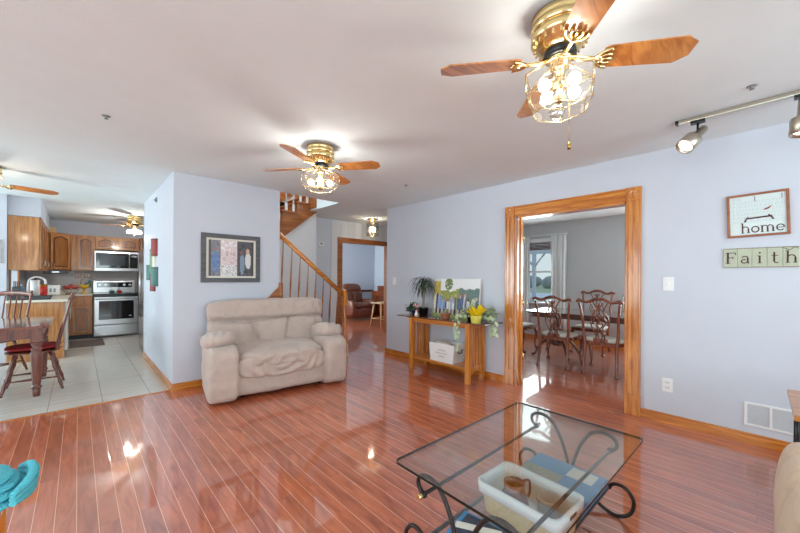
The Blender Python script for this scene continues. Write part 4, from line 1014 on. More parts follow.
def book(name, label, loc, rz, w_, d_, h_, cover, group=None, deco=None, cat='book'):
    t = thing(name, label, cat, loc, rz, group)
    mb = MB(); mb.box(-w_/2, w_/2, -d_/2, d_/2, 0, .003, .001); mb.box(-w_/2, w_/2, -d_/2, d_/2, h_-.003, h_, .001); mb.box(-w_/2, w_/2, -d_/2, -d_/2+.004, .003, h_-.003); mb.build('cover', cover, t)
    mb = MB(); mb.box(-w_/2+.004, w_/2-.004, -d_/2+.004, d_/2-.004, .003, h_-.003); mb.build('pages', M['paper'], t)
    if deco:
        for nm, (a, b, c, d), m in deco: mb = MB(); mb.box(a, b, c, d, h_, h_+.0008); mb.build(nm, M[m], t)
    return t
book('puzzle_box', 'blue and patterned flat box at the right end of the coffee table shelf', (1.87, .735, SZ), R(-2), .36, .37, .045, M['blue'], deco=[('patterned_lid_panel', (-.175, .03, -.02, .18), 'print'), ('pale_lid_panel', (.05, .16, -.15, -.02), 'paper')], cat='box')
mg = thing('magazine', 'open glossy magazine with blue and dark pictures at the left end of the shelf', 'magazine', (1.235, .765, SZ), R(8))
mb = MB(); mb.box(-.125, .125, -.17, .17, 0, .006, .002); mb.build('cover', M['blue'], mg)
mb = MB(); mb.box(-.06, .115, -.14, .15, .006, .0068); mb.build('dark_picture', M['magd'], mg)
mb = MB(); mb.prism([(.0, .16), (.04, .165), (.105, -.02), (.07, -.03)], Matrix.Translation((0, 0, .0068)), .0012); mb.build('pale_strip', M['paper'], mg)

# ================================================================== RECLINER AND END TABLE AT THE RIGHT EDGE
rc = thing('tan_recliner', 'tan ribbed upholstered chair arm cut by the lower right corner', 'armchair', (1.75, -.56, 0))
rib = lambda u, w_: -.022*max(0, math.cos(w_.x*2*PI/.26))**14*(1 if u.z > -.5 else .3)
mb = MB(); mb.soft((0, 0, .26), (1.0, .96, .36), 6, 14, .004, 6); mb.build('base', M['tan'], rc)
for s in (1, -1):
    mb = MB(); mb.soft((-.04, s*.405, .335), (1.34, .22, .60), 3.2, 34, .004, 6, fn=rib); mb.build('arm', M['tan'], rc)
mb = MB(); mb.soft((-.1, 0, .46), (.8, .62, .20), 3.4, 16, .005, 7, fn=rib); mb.build('seat_cushion', M['tan'], rc)
mb = MB(); mb.soft((.42, 0, .72), (.28, .62, .66), 3.4, 18, .005, 6, Matrix.Rotation(R(12), 4, 'Y')); mb.build('backrest', M['tan'], rc)
for x in (-.42, .42):
    for y in (-.38, .38): mb = MB(); mb.cyl((x, y, 0), (x, y, .1), .025, 10); mb.build('foot', M['black'], rc)
et = thing('end_table', 'oak topped end table with dark iron legs beside the tan chair', 'table', (2.96, -.44, 0))
mb = MB(); mb.box(-.31, .31, -.31, .31, .555, .585, .006); mb.build('tabletop', M['consoley'], et)
for x in (-.27, .27):
    for y in (-.27, .27): mb = MB(); mb.cyl((x, y, 0), (x, y, .555), .014, 10); mb.ball((x, y, .50), .02, 8); mb.build('leg', M['black'], et)
mb = MB(); mb.box(-.27, .27, -.27, .27, .14, .155); mb.build('shelf', M['consoley'], et)

# side table with towel, lower left
sd = thing('side_table', 'small oak side table cut by the lower left corner', 'table', (-.42, 1.73, 0))
mb = MB(); mb.box(-.27, .245, -.16, .16, .50, .52, .004); mb.build('tabletop', M['trimx'], sd)
for x in (-.24, .215):
    for y in (-.13, .13): mb = MB(); mb.box(x-.022, x+.022, y-.022, y+.022, 0, .50, .003); mb.build('leg', M['trimz'], sd)
tw = thing('towel', 'turquoise terry towel loosely folded over the side table edge', 'towel', (-.235, 1.755, .521))
mb = MB()
for k in range(4):
    mb.soft((-.02-.006*k, 0, .014+.021*k), (.29-.02*k, .26-.015*k, .030), 2.4, 16, .006, 14, Matrix.Rotation(R(-6+3*k), 4, 'Z'), seed=k)
mb.build('folded_cloth', M['teal'], tw)
mb = MB()
for k in range(3): mb.tube([(.085, -.115, .02+.012*k), (.112+.004*k, -.06, .018+.024*k), (.120+.003*k, .0, .016+.026*k), (.112, .07, .018+.024*k), (.085, .12, .02+.012*k)], [.010, .014, .015, .014, .010], 8, smooth=4)
mb.build('rolled_edge', M['teal'], tw)

# ================================================================== DINING ROOM
def dining_chair(label, x, y, rz, tall=0):
    t = thing('dining_chair', label, 'chair', (x, y, 0), rz, 'carved dining chairs round the long table')
    W_ = M['cherry']
    mb = MB(); mb.prism([(-.20, -.21), (.20, -.21), (.26, .22), (-.26, .22)], Matrix.Translation((0, 0, .385)), .055); mb.build('seat_rail', W_, t)
    mb = MB(); mb.soft((0, .005, .452), (.46, .42, .055), 4, 12, .002, 9); mb.build('seat', M['cream'], t)
    zt = .98+tall
    for s in (-1, 1):
        mb = MB(); mb.tube([(s*.200, -.28, .02), (s*.195, -.245, .15), (s*.19, -.215, .40), (s*.205, -.225, .55), (s*.215, -.26, .78), (s*.24, -.30, zt-.02)], [.022, .019, .024, .018, .017, .016], 8, smooth=5)
        mb.ball((s*.201, -.283, .022), .026, 8, (1, 1.2, .8)); mb.build('leg', W_, t)
        mb = MB(); mb.tube([(s*.235, .195, .40), (s*.252, .225, .30), (s*.235, .205, .15), (s*.235, .21, .06), (s*.245, .235, .03)], [.034, .030, .017, .014, .024], 8, smooth=5); mb.ball((s*.245, .235, .026), .032, 10, (1, 1.1, .8)); mb.build('leg', W_, t)
    mb = MB(); mb.tube([(-.268, -.305, zt-.005), (-.24, -.30, zt+.012), (-.15, -.297, zt-.012), (-.06, -.297, zt+.026), (0, -.297, zt+.034), (.06, -.297, zt+.026), (.15, -.297, zt-.012), (.24, -.30, zt+.012), (.268, -.305, zt-.005)], [.012, .022, .018, .021, .024, .021, .018, .022, .012], 8, smooth=4, flat=.7)
    for s in (-1, 1): mb.ball((s*.262, -.306, zt-.002), .021, 8)
    mb.build('crest_rail', W_, t)
    mb = MB(); h = zt-.46
    for s in (-1, 1):
        for pts in ([(.045, 0), (.05, .12), (.105, .38), (.095, .62), (.02, .80), (-.045, .96)], [(.015, .05), (.03, .22), (-.035, .42), (.045, .60), (.055, .80), (.105, .97)], [(.06, .02), (.03, .30), (.075, .50), (.0, .72), (.01, .97)]):
            mb.tube([(s*a, -.222-.075*b**1.3, .46+h*b) for a, b in pts], [.013]*len(pts), 6, smooth=5, flat=.6)
    mb.box(-.085, .085, -.235, -.210, .43, .485, .006); mb.tube([(-.02, -.27, .46+h*.55), (0, -.272, .46+h*.6), (.02, -.27, .46+h*.55)], .012, 6)
    mb.build('splat', W_, t); return t
dining_chair('dining chair nearest the doorway, its carved back to the room, right of centre', 5.24, 1.43, R(-90))
dining_chair('dark dining chair with its back to the doorway, below the dining room window', 5.22, 2.04, R(-88))
dining_chair('dining chair mostly hidden behind the right door casing', 5.22, .80, R(-92))
dining_chair('dining chair on the far side of the table, facing the doorway', 6.46, 1.98, R(90), .05)
dining_chair('dining chair at the left head of the table, only its cream seat showing', 5.78, 2.98, R(180))
dt = thing('dining_table', 'long polished dark dining table on splayed pedestals', 'table', (5.80, 1.30, 0))
mb = MB(); P = [(x, y) for x, y in rounded(.50, 1.36, .16, 6)]; mb.prism(P, Matrix.Translation((0, 0, .725)), .028); mb.prism([(x*.9, y*.95) for x, y in P], Matrix.Translation((0, 0, .665)), .06); mb.build('tabletop', M['cherryy'], dt)
for yy in (1.0, -.75):
    mb = MB(); mb.lathe([(.05, .16), (.09, .18), (.10, .22), (.05, .27), (.045, .33), (.075, .42), (.08, .47), (.05, .52), (.045, .60), (.12, .665)], (0, yy, 0), 16); p = mb.build('pedestal', M['cherryd'], dt)
    for k in range(4):
        a = R(45+90*k); c, s = math.cos(a), math.sin(a)
        mb = MB(); mb.tube([(c*.04, yy+s*.04, .26), (c*.16, yy+s*.16, .27), (c*.28, yy+s*.28, .17), (c*.36, yy+s*.36, .045), (c*.42, yy+s*.42, .02)], [.03, .028, .022, .02, .022], 8, smooth=5); mb.build('foot', M['cherryd'], p)
TT = .753
for i, (x, y, h, r_, lab) in enumerate(((5.80, 1.30, .30, .06, 'tall clear glass hurricane cylinder on the dining table'), (5.93, 1.18, .22, .05, 'shorter clear glass cylinder behind the tall one on the dining table'), (5.68, 1.16, .12, .035, 'low glass candle cup on the dining table beside the cylinders'))):
    t = thing('glass_vase', lab, 'vase', (x, y, TT)); mb = MB(); mb.lathe([(r_*.8, 0), (r_*.8, .012), (r_*.2, .02), (r_, .04), (r_, h), (r_*.95, h), (r_*.93, .045), (0, .03)], seg=24); mb.build('cylinder', M['crystal'], t)
    mb = MB(); mb.cyl((0, 0, .032), (0, 0, .032+h*.35), r_*.45, 14); mb.build('candle', M['whiteg'], t)
# curtains
def curtain(label, y0, y1):
    t = thing('curtain', label, 'curtain', (7.02, (y0+y1)/2, 0), 0, 'white curtains at the dining room window'); n = 48; w_ = (y1-y0)
    P = [(.028*math.sin(i/n*2*PI*5.5)+.008*math.sin(i*1.1), -w_/2+w_*i/n) for i in range(n+1)]
    mb = MB(); rows = []
    for j in range(9):
        z = .25+j*(2.16-.25)/8; sp_ = 1-.12*math.sin(PI*j/8)
        rows.append([mb.b.verts.new((x*(1.25-.03*j), y*sp_, z)) for x, y in P])
    for j in range(8):
        for i in range(n): f = mb.b.faces.new((rows[j][i], rows[j][i+1], rows[j+1][i+1], rows[j+1][i])); f.smooth = True
    o = mb.build('cloth', M['curtain'], t); m = o.modifiers.new('t', 'SOLIDIFY'); m.thickness = .003
curtain('white curtain panel at the left of the dining room window', 3.37, 3.66); curtain('white curtain panel at the right of the dining room window', 2.60, 2.93)
cr_ = thing('curtain_rod', 'thin curtain rod above the dining room window', 'curtain rod', (7.02, 3.18, 2.18))
mb = MB(); mb.cyl((0, -.56, 0), (0, .56, 0), .009, 8); mb.ball((0, -.57, 0), .018, 8); mb.ball((0, .57, 0), .018, 8); mb.build('rod', M['white'], cr_)
for y in (-.5, .5): mb = MB(); mb.cyl((0, y, 0), (.07, y, 0), .007, 6); mb.build('bracket', M['white'], cr_)

# ================================================================== DEN BEYOND THE HALL
dr = thing('leather_recliner', 'dark brown leather recliner against the far wall of the room past the hall', 'armchair', (6.30, 8.62, 0), R(4))
mb = MB(); mb.soft((0, -.02, .22), (.80, .74, .30), 6, 12, .005, 6); mb.build('base', M['leather'], dr)
for s in (-1, 1): mb = MB(); mb.soft((s*.40, -.02, .36), (.19, .78, .50), 3.4, 14, .006, 7); mb.build('arm', M['leather'], dr)
mb = MB(); mb.soft((0, -.10, .42), (.64, .66, .20), 3.4, 14, .008, 8); mb.build('seat_cushion', M['leather'], dr)
mb = MB(); mb.soft((0, .24, .76), (.78, .26, .66), 3.6, 22, .008, 8, Matrix.Rotation(R(-12), 4, 'X'), fn=lambda u, w_: (crease(w_, 0, 1, .06, .03, .03)+.010*math.sin(w_.x*34)*(w_.z < .06))*max(0, -u.y)); mb.build('backrest', M['leather'], dr)
mb = MB(); mb.soft((0, -.40, .24), (.60, .10, .24), 3.5, 10, .006, 8); mb.build('footrest', M['leather'], dr)
sl = thing('stool', 'light wood four legged stool in front of the leather recliner', 'stool', (5.83, 6.80, 0), R(6))
mb = MB(); mb.box(-.26, .26, -.17, .17, .605, .635, .01); mb.build('seat', M['lightwood'], sl)
for x in (-1, 1):
    for y in (-1, 1): mb = MB(); mb.tube([(x*.27, y*.19, 0), (x*.20, y*.12, .61)], [.017, .021], 8); mb.build('leg', M['lightwood'], sl)
for y in (-1, 1): mb = MB(); mb.cyl((-.245, y*.165, .22), (.245, y*.165, .22), .011, 8); mb.build('rung', M['lightwood'], sl)
for x in (-1, 1): mb = MB(); mb.cyl((x*.245, -.165, .22), (x*.245, .165, .22), .011, 8); mb.build('rung', M['lightwood'], sl)
ds = thing('writing_desk', 'reddish brown stepped wooden desk beside the leather recliner', 'desk', (7.18, 8.10, 0))
mb = MB(); mb.box(-.28, .28, -.5, .5, 0, .74, .01); mb.build('body', M['cherry'], ds)
mb = MB(); mb.box(-.05, .28, -.5, .5, .74, 1.02, .02); mb.build('hutch', M['cherry'], ds)
for k in range(3): mb = MB(); mb.box(-.295, -.28, -.45, .45, .08+.22*k, .27+.22*k, .005); f = mb.build('drawer', M['cherryd'], ds); mb = MB(); mb.ball((-.305, 0, .175+.22*k), .014, 8); mb.build('knob', M['brassd'], f)
mb = MB(); mb.box(-.28, -.05, -.5, .5, .74, .86, .01); mb.build('lid', M['cherry'], ds)
mb = MB(); mb.box(0, 3.6, -.02, 0, 0, .07, .01); o = mb.build('trim_2', M['cherryd']); o.location = (3.85, 9.2, .80); o['kind'] = 'structure'

# ================================================================== BREAKFAST AREA
bt = thing('breakfast_table', 'reddish brown breakfast table with turned legs at the left edge', 'table', (-.90, 5.74, 0))
mb = MB(); mb.prism([(-.70, -.60), (.60, -.60), (.68, -.52), (.68, .52), (.60, .60), (-.70, .60)], Matrix.Translation((0, 0, .725)), .026); mb.build('tabletop', M['mahotop'], bt)
for a in ((-.62, .62, -.52, -.497), (-.62, .62, .497, .52), (-.62, -.597, -.497, .497), (.597, .62, -.497, .497)): mb = MB(); mb.box(*a, .615, .725); mb.build('apron', M['maho'], bt)
for x in (-.585, .585):
    for y in (-.485, .485):
        mb = MB(); mb.box(x-.045, x+.045, y-.045, y+.045, .575, .725, .004)
        mb.lathe([(.026, 0), (.030, .01), (.033, .07), (.030, .075), (.043, .09), (.043, .105), (.030, .115), (.034, .14), (.047, .42), (.047, .46), (.034, .475), (.045, .49), (.045, .50), (.030, .515), (.044, .55), (.045, .575)], (x, y, 0), 16); mb.build('leg', M['maho'], bt)
def windsor(label, x, y, rz, cushion=None):
    t = thing('breakfast_chair', label, 'chair', (x, y, 0), rz); m = M['maho']
    mb = MB(); mb.soft((0, 0, .435), (.44, .43, .035), 3, 12); mb.build('seat', m, t)
    for sx in (-1, 1):
        for sy in (-1, 1):
            a, b = Vector((sx*.21, sy*.23-.01, 0)), Vector((sx*.14, sy*.13, .425)); P_ = [a.lerp(b, f) for f in (0, .05, .2, .35, .40, .45, .6, .75, .8, .85, 1)]
            mb = MB(); mb.tube(P_, [.011, .012, .018, .012, .018, .012, .021, .012, .019, .013, .015], 8); mb.build('leg', m, t)
    for sx in (-1, 1):
        mb = MB(); mb.tube([(sx*.19, -.195, .14), (sx*.183, -.1, .14), (sx*.183, 0, .14), (sx*.183, .1, .14), (sx*.19, .185, .14)], [.008, .009, .016, .009, .008], 8); mb.build('stretcher', m, t)
    mb = MB(); mb.tube([(-.183, 0, .14), (-.09, 0, .14), (0, 0, .14), (.09, 0, .14), (.183, 0, .14)], [.008, .010, .016, .010, .008], 8); mb.build('stretcher', m, t)
    for sx in (-1, 1):
        mb = MB(); mb.tube([(sx*.19, -.19, .44), (sx*.195, -.215, .6), (sx*.205, -.26, .80), (sx*.21, -.315, 1.07)], [.015, .019, .013, .014], 8, smooth=4); mb.build('back_post', m, t)
    for k in range(5):
        xx = -.13+.065*k; mb = MB(); mb.tube([(xx*.9, -.195, .44), (xx*.95, -.235, .7), (xx, -.29, 1.0)], [.007, .010, .007], 6); mb.build('spindle', m, t)
    mb = MB(); mb.tube([(-.235, -.295, 1.01), (-.12, -.315, 1.03), (0, -.32, 1.035), (.12, -.315, 1.03), (.235, -.295, 1.01)], [.020, .030, .034, .030, .020], 8, smooth=4, flat=.35); mb.build('crest_rail', m, t)
    if cushion:
        cu = thing('chair_pad', cushion, 'cushion', (x, y, .452), rz); mb = MB(); mb.soft((0, .01, .026), (.42, .41, .05), 3, 14, .006, 9); mb.build('pad', M['red'], cu)
        mb = MB()
        for sx in (-1, 1): mb.tube([(sx*.15, -.17, .02), (sx*.18, -.20, .0), (sx*.20, -.235, .03)], .004, 5)
        mb.build('ties', M['red'], cu)
windsor('turned wooden breakfast chair pushed in at the right end of the table', -.36, 5.62, R(90), 'dark red seat cushion on the chair at the right end of the breakfast table')
windsor('wooden breakfast chair behind the table, its top rail cut by the left edge', -.80, 6.72, R(150))

# ================================================================== KITCHEN
def arch_panel(w_, h_, arch=.04, n=10):
    P_ = [(-w_/2, -h_/2), (w_/2, -h_/2), (w_/2, h_/2-arch)]
    for i in range(1, n): 
        a = i/n; x = w_/2-w_*a; P_.append((x, h_/2-arch+arch*(math.sin(PI*a)**2 if arch else 0)))
    P_.append((-w_/2, h_/2-arch)); return P_
def cab_door(parent, c, w_, h_, face, m='oak', arch=.045, handle=None, hm='nickel'):
    """face: rotation about Z of a door whose front looks along -Y"""
    F_ = Matrix.Translation(c) @ Matrix.Rotation(face, 4, 'Z')
    mb = MB(); mb.box(-w_/2, w_/2, -.020, 0, -h_/2, h_/2, .003, F_); d = mb.build('door', M[m], parent)
    iw, ih = w_-.11, h_-.11
    mb = MB(); mb.prism(arch_panel(iw+.016, ih+.016, arch), F_ @ PXZ(-.0205) , -.001); mb.build('panel_groove', M['cherryd'], d)
    mb = MB(); mb.prism(arch_panel(iw-.022, ih-.022, arch), F_ @ PXZ(-.0215), -.005); mb.prism(arch_panel(iw-.06, ih-.06, arch*.8), F_ @ PXZ(-.0265), -.004); mb.build('raised_panel', M['oak2' if m == 'oak' else 'oak'], d)
    if handle:
        hx_, hz_ = handle; mb = MB(); mb.tube([F_ @ Vector(p) for p in ((hx_, -.02, hz_-.04), (hx_, -.042, hz_-.03), (hx_, -.046, hz_), (hx_, -.042, hz_+.03), (hx_, -.02, hz_+.04))], .005, 6, smooth=3); mb.build('handle', M[hm], d)
    return d
def cabinet(label, loc, x0, x1, y0, y1, z0, z1, cat='cabinet'):
    t = thing('kitchen_cabinet', label, cat, loc); mb = MB(); mb.box(x0-loc[0], x1-loc[0], y0-loc[1], y1-loc[1], z0-loc[2], z1-loc[2], .002); mb.build('body', M['oak'], t); return t
# uppers on the left (sink) wall
c1 = cabinet('oak upper cabinet with its plain end panel facing the room, above the sink counter', (-.58, 7.9, 1.36), -.742, -.43, 7.5, 8.40, 1.36, 2.155)
for k in range(2): cab_door(c1, (-.43+.58, 7.73+.43*k-7.9, .40), .40, .76, PI/2, handle=(.15*(1 if k == 0 else -1), -.28))
c2 = cabinet('oak upper cabinet farther along the sink wall', (-.58, 8.85, 1.36), -.742, -.43, 8.405, 9.35, 1.36, 2.155)
for k in range(2): cab_door(c2, (-.43+.58, 8.64+.46*k-8.85, .40), .43, .76, PI/2, handle=(.16*(1 if k == 0 else -1), -.28))
# diagonal corner cabinet
c3 = thing('kitchen_cabinet', 'oak corner upper cabinet with a golden arched door', 'cabinet', (-.45, 9.7, 1.39))
mb = MB(); mb.prism([(-.295, -.345), (.02, -.345), (.335, -.05), (.335, .295), (-.295, .295)], Matrix.Identity(4), .735); mb.build('body', M['oak'], c3)
cab_door(c3, (.185, -.208, .367), .36, .70, R(43), 'oak', handle=(-.14, -.27))
mb = MB(); mb.box(-.10, .10, -.08, .08, 0, .11, .006); o = mb.build('wooden_box', M['lightwood']); o.location = (-.42, 9.62, 2.127); tag(o, 'small light wooden box standing on top of the corner cabinet', 'box')
c4 = cabinet('oak upper cabinet with one tall arched door left of the microwave', (.05, 9.84, 1.39), -.108, .242, 9.68, 9.995, 1.39, 2.125)
cab_door(c4, (.105-.05+.01, 9.68-9.84, .367), .27, .70, 0, handle=(.10, -.27))
c5 = cabinet('short oak cabinet with two small arched doors above the microwave', (.625, 9.84, 1.84), .246, 1.0, 9.68, 9.995, 1.845, 2.125)
for k in (-1, 1): cab_door(c5, (.19*k, 9.68-9.84, .143), .34, .26, 0, arch=.035)
tp = MB(); tp.box(0, .03, 0, .62, 0, 2.125, .003); o = tp.build('cabinet_end_panel', M['oak2']); o.location = (1.003, 9.37, 0); tag(o, 'tall narrow oak end panel right of the stove and microwave', 'panel')
# microwave
mw = thing('microwave', 'stainless over-the-range microwave with black window', 'microwave', (.62, 9.8, 1.385))
mb = MB(); mb.box(-.374, .374, -.18, .195, 0, .43, .006); mb.build('body', M['steel'], mw)
mb = MB(); mb.box(-.350, .20, -.196, -.180, .065, .385, .004); d = mb.build('door', M['blackglass'], mw)
mb = MB(); mb.box(-.29, .13, -.1975, -.1955, .12, .34); mb.build('window_mesh', M['smoke'], d)
mb = MB(); mb.box(.215, .355, -.194, -.180, .065, .385, .003); mb.build('control_panel', M['blackglass'], mw)
mb = MB(); mb.box(.235, .335, -.1955, -.194, .31, .35); mb.build('display', M['steeld'], mw)
mb = MB(); mb.tube([(.205, -.19, .09), (.205, -.222, .10), (.205, -.222, .35), (.205, -.19, .36)], .010, 8); mb.build('handle', M['steel'], mw)
# stove
sv = thing('stove', 'stainless electric range with black glass oven door', 'stove', (.598, 9.68, 0))
mb = MB(); mb.box(-.366, .366, -.30, .30, .02, .895, .004); mb.build('body', M['steeld'], sv)
mb = MB(); mb.box(-.366, .366, -.325, .30, .895, .912, .004); mb.build('cooktop', M['blackglass'], sv)
mb = MB(); mb.box(-.355, .355, -.345, -.30, .27, .84, .006); d = mb.build('oven_door', M['steel'], sv)
mb = MB(); mb.box(-.285, .285, -.349, -.344, .37, .76, .004); mb.build('oven_window', M['blackglass'], d)
mb = MB(); mb.tube([(-.33, -.345, .80), (-.33, -.385, .80), (.33, -.385, .80), (.33, -.345, .80)], .012, 8); mb.build('handle', M['steel'], d)
mb = MB(); mb.box(.20, .245, -.3515, -.3495, .42, .445); mb.build('badge', M['steel'], d)
mb = MB(); mb.box(-.355, .355, -.34, -.30, .04, .255, .006); d = mb.build('drawer', M['steel'], sv)
mb = MB(); mb.prism([(-.30, 0), (-.15, -.02), (.15, -.02), (.30, 0), (.30, .012), (-.30, .012)], Matrix.Translation((0, 0, .215)) @ PXZ(-.352), .012); mb.build('drawer_lip', M['steel'], d)
mb = MB(); mb.box(-.36, .36, -.335, -.30, .84, .895, .004); mb.build('vent_strip', M['black'], sv)
mb = MB(); mb.box(-.366, .366, .20, .30, .912, 1.17, .010); bp_ = mb.build('backguard', M['steel'], sv)
mb = MB(); mb.box(-.30, .30, .193, .200, 1.03, 1.14, .003); mb.build('control_panel', M['blackglass'], bp_)
for x in (-.26, -.16, .16, .26): mb = MB(); mb.cyl((x, .195, 1.085), (x, .165, 1.085), .028, 16, .024); mb.build('knob', M['steel'], bp_)
for (x, col_, lab) in ((-.06, 'bteal', 'small teal pot holder figure on the stove top'), (.06, 'tomato', 'small red pot holder figure on the stove top')):
    t = thing('spoon_rest', lab, 'spoon rest', (.598+x, 9.62, .912)); mb = MB(); mb.soft((0, 0, .03), (.10, .07, .058), 2.2, 8); mb.build('dish', M[col_], t); mb = MB(); mb.ball((.0, 0, .065), .02, 8); mb.build('knob', M['white'], t)
# fridge
fr = thing('refrigerator', 'stainless refrigerator edge showing past the end of the white wall', 'refrigerator', (1.20, 7.22, 0))
mb = MB(); mb.box(-.36, .38, -.43, .43, .02, 1.74, .008); mb.build('body', M['steeld'], fr)
mb = MB(); mb.box(-.41, -.362, -.43, .0, .62, 1.74, .01); d = mb.build('door', M['steel'], fr); mb = MB(); mb.cyl((-.44, -.03, .80), (-.44, -.03, 1.5), .010, 8); mb.build('handle', M['steel'], d)
mb = MB(); mb.box(-.41, -.362, .005, .43, .62, 1.74, .01); d = mb.build('door', M['steel'], fr); mb = MB(); mb.cyl((-.44, .035, .80), (-.44, .035, 1.5), .010, 8); mb.build('handle', M['steel'], d)
mb = MB(); mb.box(-.41, -.362, -.43, .43, .05, .61, .01); mb.build('freezer_drawer', M['steel'], fr)
mb = MB(); mb.box(-.37, .38, -.43, .43, 1.74, 1.77, .004); mb.build('hinge_cover', M['black'], fr)
# base cabinets, counter
b1 = cabinet('oak base cabinet end panel below the cream counter, facing the breakfast table', (-.44, 7.43, 0), -.74, -.15, 7.40, 7.46, 0, .875)
b2 = cabinet('oak base cabinet under the sink beyond the dishwasher', (-.44, 8.7, 0), -.74, -.15, 8.08, 9.39, .09, .875)
for k in range(2): cab_door(b2, (-.15+.44, 8.33+.42*k-8.7, .46), .38, .62, PI/2, arch=0, handle=(.14, .24))
dw = thing('dishwasher', 'white dishwasher front beside the oak end panel', 'dishwasher', (-.44, 7.77, 0))
mb = MB(); mb.box(-.30, .29, -.305, .305, .0, .875); mb.build('body', M['black'], dw)
mb = MB(); mb.box(.29, .325, -.298, .298, .11, .72, .004); d = mb.build('door', M['white'], dw)
mb = MB(); mb.box(.29, .33, -.298, .298, .725, .865, .004); mb.build('control_panel', M['whiteg'], dw)
b3 = cabinet('oak base cabinet in the corner left of the stove', (.03, 9.69, 0), -.74, .218, 9.395, 9.995, .09, .875)
cab_door(b3, (.025, 9.395-9.69, .40), .29, .54, 0, 'oak', arch=0, handle=(.11, .20))
mb = MB(); mb.box(-.145, .175, -.316, -.295, .70, .83, .003); d = mb.build('drawer', M['oak'], b3)
mb = MB(); mb.box(-.70, .188, -.24, .30, -.09, .0); mb.build('toe_kick', M['black'], b3).location = (0, 0, .09)
wt = thing('kitchen_worktop', 'cream kitchen worktop running from the end panel to the stove', 'worktop', (-.4, 8.6, .875))
mb = MB(); mb.box(-.345, .285, -1.235, .785, 0, .038, .008); mb.box(-.345, .622, .770, 1.395, 0, .038, .008); mb.build('slab', M['counter'], wt)
mb = MB(); mb.box(-.344, .62, 1.375, 1.399, .038, .14, .004); mb.build('backsplash_lip', M['counter'], wt)
mb = MB(); mb.box(-.74, 1.0, 9.99, 10.0, 1.015, 1.39); struct('backsplash', mb, M['backs'])
CT = .913
def item(name, label, cat, x, y, z=CT, rz=0, group=None): return thing(name, label, cat, (x, y, z), rz, group)
t = item('paper_towel_roll', 'white paper towel roll standing upright on the sink counter', 'paper towels', -.50, 7.98); mb = MB(); mb.cyl((0, 0, .01), (0, 0, .29), .055, 20); mb.build('roll', M['white'], t); mb = MB(); mb.cyl((0, 0, 0), (0, 0, .01), .08, 20); mb.cyl((0, 0, .29), (0, 0, .33), .008, 8); mb.build('holder', M['black'], t)
t = item('dish_tray', 'dark blue grey dish tray on the sink counter', 'tray', -.46, 7.62); mb = MB(); mb.loft([rr2(.15, .17, 0), rr2(.17, .19, .05), rr2(.15, .17, .05), rr2(.14, .16, .012)], caps=True); mb.build('tray', M['gframe'], t)
t = item('canister', 'red metal canister standing on the sink counter', 'canister', -.42, 8.20); mb = MB(); mb.cyl((0, 0, 0), (0, 0, .19), .05, 18); mb.build('can', M['tomato'], t); mb = MB(); mb.lathe([(.052, .19), (.052, .205), (.02, .215), (.012, .235), (0, .24)], seg=16); mb.build('lid', M['brassd'], t)
t = item('faucet', 'white high arched kitchen faucet over the sink', 'faucet', -.60, 8.35); mb = MB(); mb.tube([(0, 0, 0), (0, 0, .22), (.03, 0, .31), (.11, 0, .34), (.19, 0, .29), (.20, 0, .22)], .016, 10, smooth=5); mb.lathe([(.03, 0), (.028, .03), (.018, .04)], seg=14); mb.build('spout', M['white'], t); mb = MB(); mb.cyl((0, -.02, .06), (.05, -.07, .09), .008, 8); mb.build('lever', M['white'], t)
t = item('decorative_plate', 'round dark red plate leaning above the red canister', 'plate', -.50, 8.62); mb = MB(); mb.lathe([(0, 0), (.06, .002), (.12, .016), (.125, .02), (.06, .010), (0, .008)], (0, 0, .128), 28, Matrix.Rotation(R(72), 4, 'Y')); mb.build('dish', M['bredp'], t); mb = MB(); mb.box(-.05, .03, -.04, .04, 0, .012); mb.build('plate_stand', M['black'], t)
t = item('soap_bottle', 'blue dish soap bottle near the end of the counter', 'bottle', -.63, 7.75); mb = MB(); mb.lathe([(.03, 0), (.034, .01), (.034, .15), (.014, .18), (.012, .2)], seg=14); mb.build('bottle', M['blue'], t); mb = MB(); mb.cyl((0, 0, .2), (0, 0, .23), .014, 10); mb.build('cap', M['white'], t)
t = item('knife_block', 'dark knife block at the far left of the counter', 'knife block', -.66, 7.55); mb = MB(); mb.box(-.04, .04, -.05, .05, 0, .20, .008); mb.build('block', M['gframe'], t)
for k in range(4): mb = MB(); mb.box(-.03+.018*k, -.02+.018*k, -.01, .01, .20, .28, .003); mb.build('knife', M['black'], t)
t = item('toaster', 'white toaster on the back counter', 'toaster', -.38, 9.05); mb = MB(); mb.box(-.14, .14, -.09, .09, .01, .19, .02, sm=True); mb.build('body', M['white'], t)
for y in (-.03, .03): mb = MB(); mb.box(-.10, .10, y-.012, y+.012, .188, .192); mb.build('slot', M['black'], t)
mb = MB(); mb.box(.14, .16, -.015, .015, .10, .12); mb.build('lever', M['black'], t)
for k in range(4): mb = MB(); mb.box(-.10+.05*k, -.07+.05*k, -.093, -.089, .06, .13, .001); mb.build('front_groove', M['steeld'], t)
t = item('fruit_basket', 'wire fruit basket of red tomatoes on a stand by the corner', 'basket', -.10, 9.2)
mb = MB()
for zz, r_ in ((.03, .07), (.10, .12), (.155, .15)): mb.tube([(r_*math.cos(k*PI/10), r_*math.sin(k*PI/10), zz) for k in range(20)], .004, 5, closed=True)
for k in range(12): a = k*PI/6; mb.tube([(.07*math.cos(a), .07*math.sin(a), .03), (.12*math.cos(a), .12*math.sin(a), .10), (.15*math.cos(a), .15*math.sin(a), .155)], .003, 4)
mb.cyl((0, 0, 0), (0, 0, .03), .075, 16); mb.build('wire_bowl', M['trunk'], t)
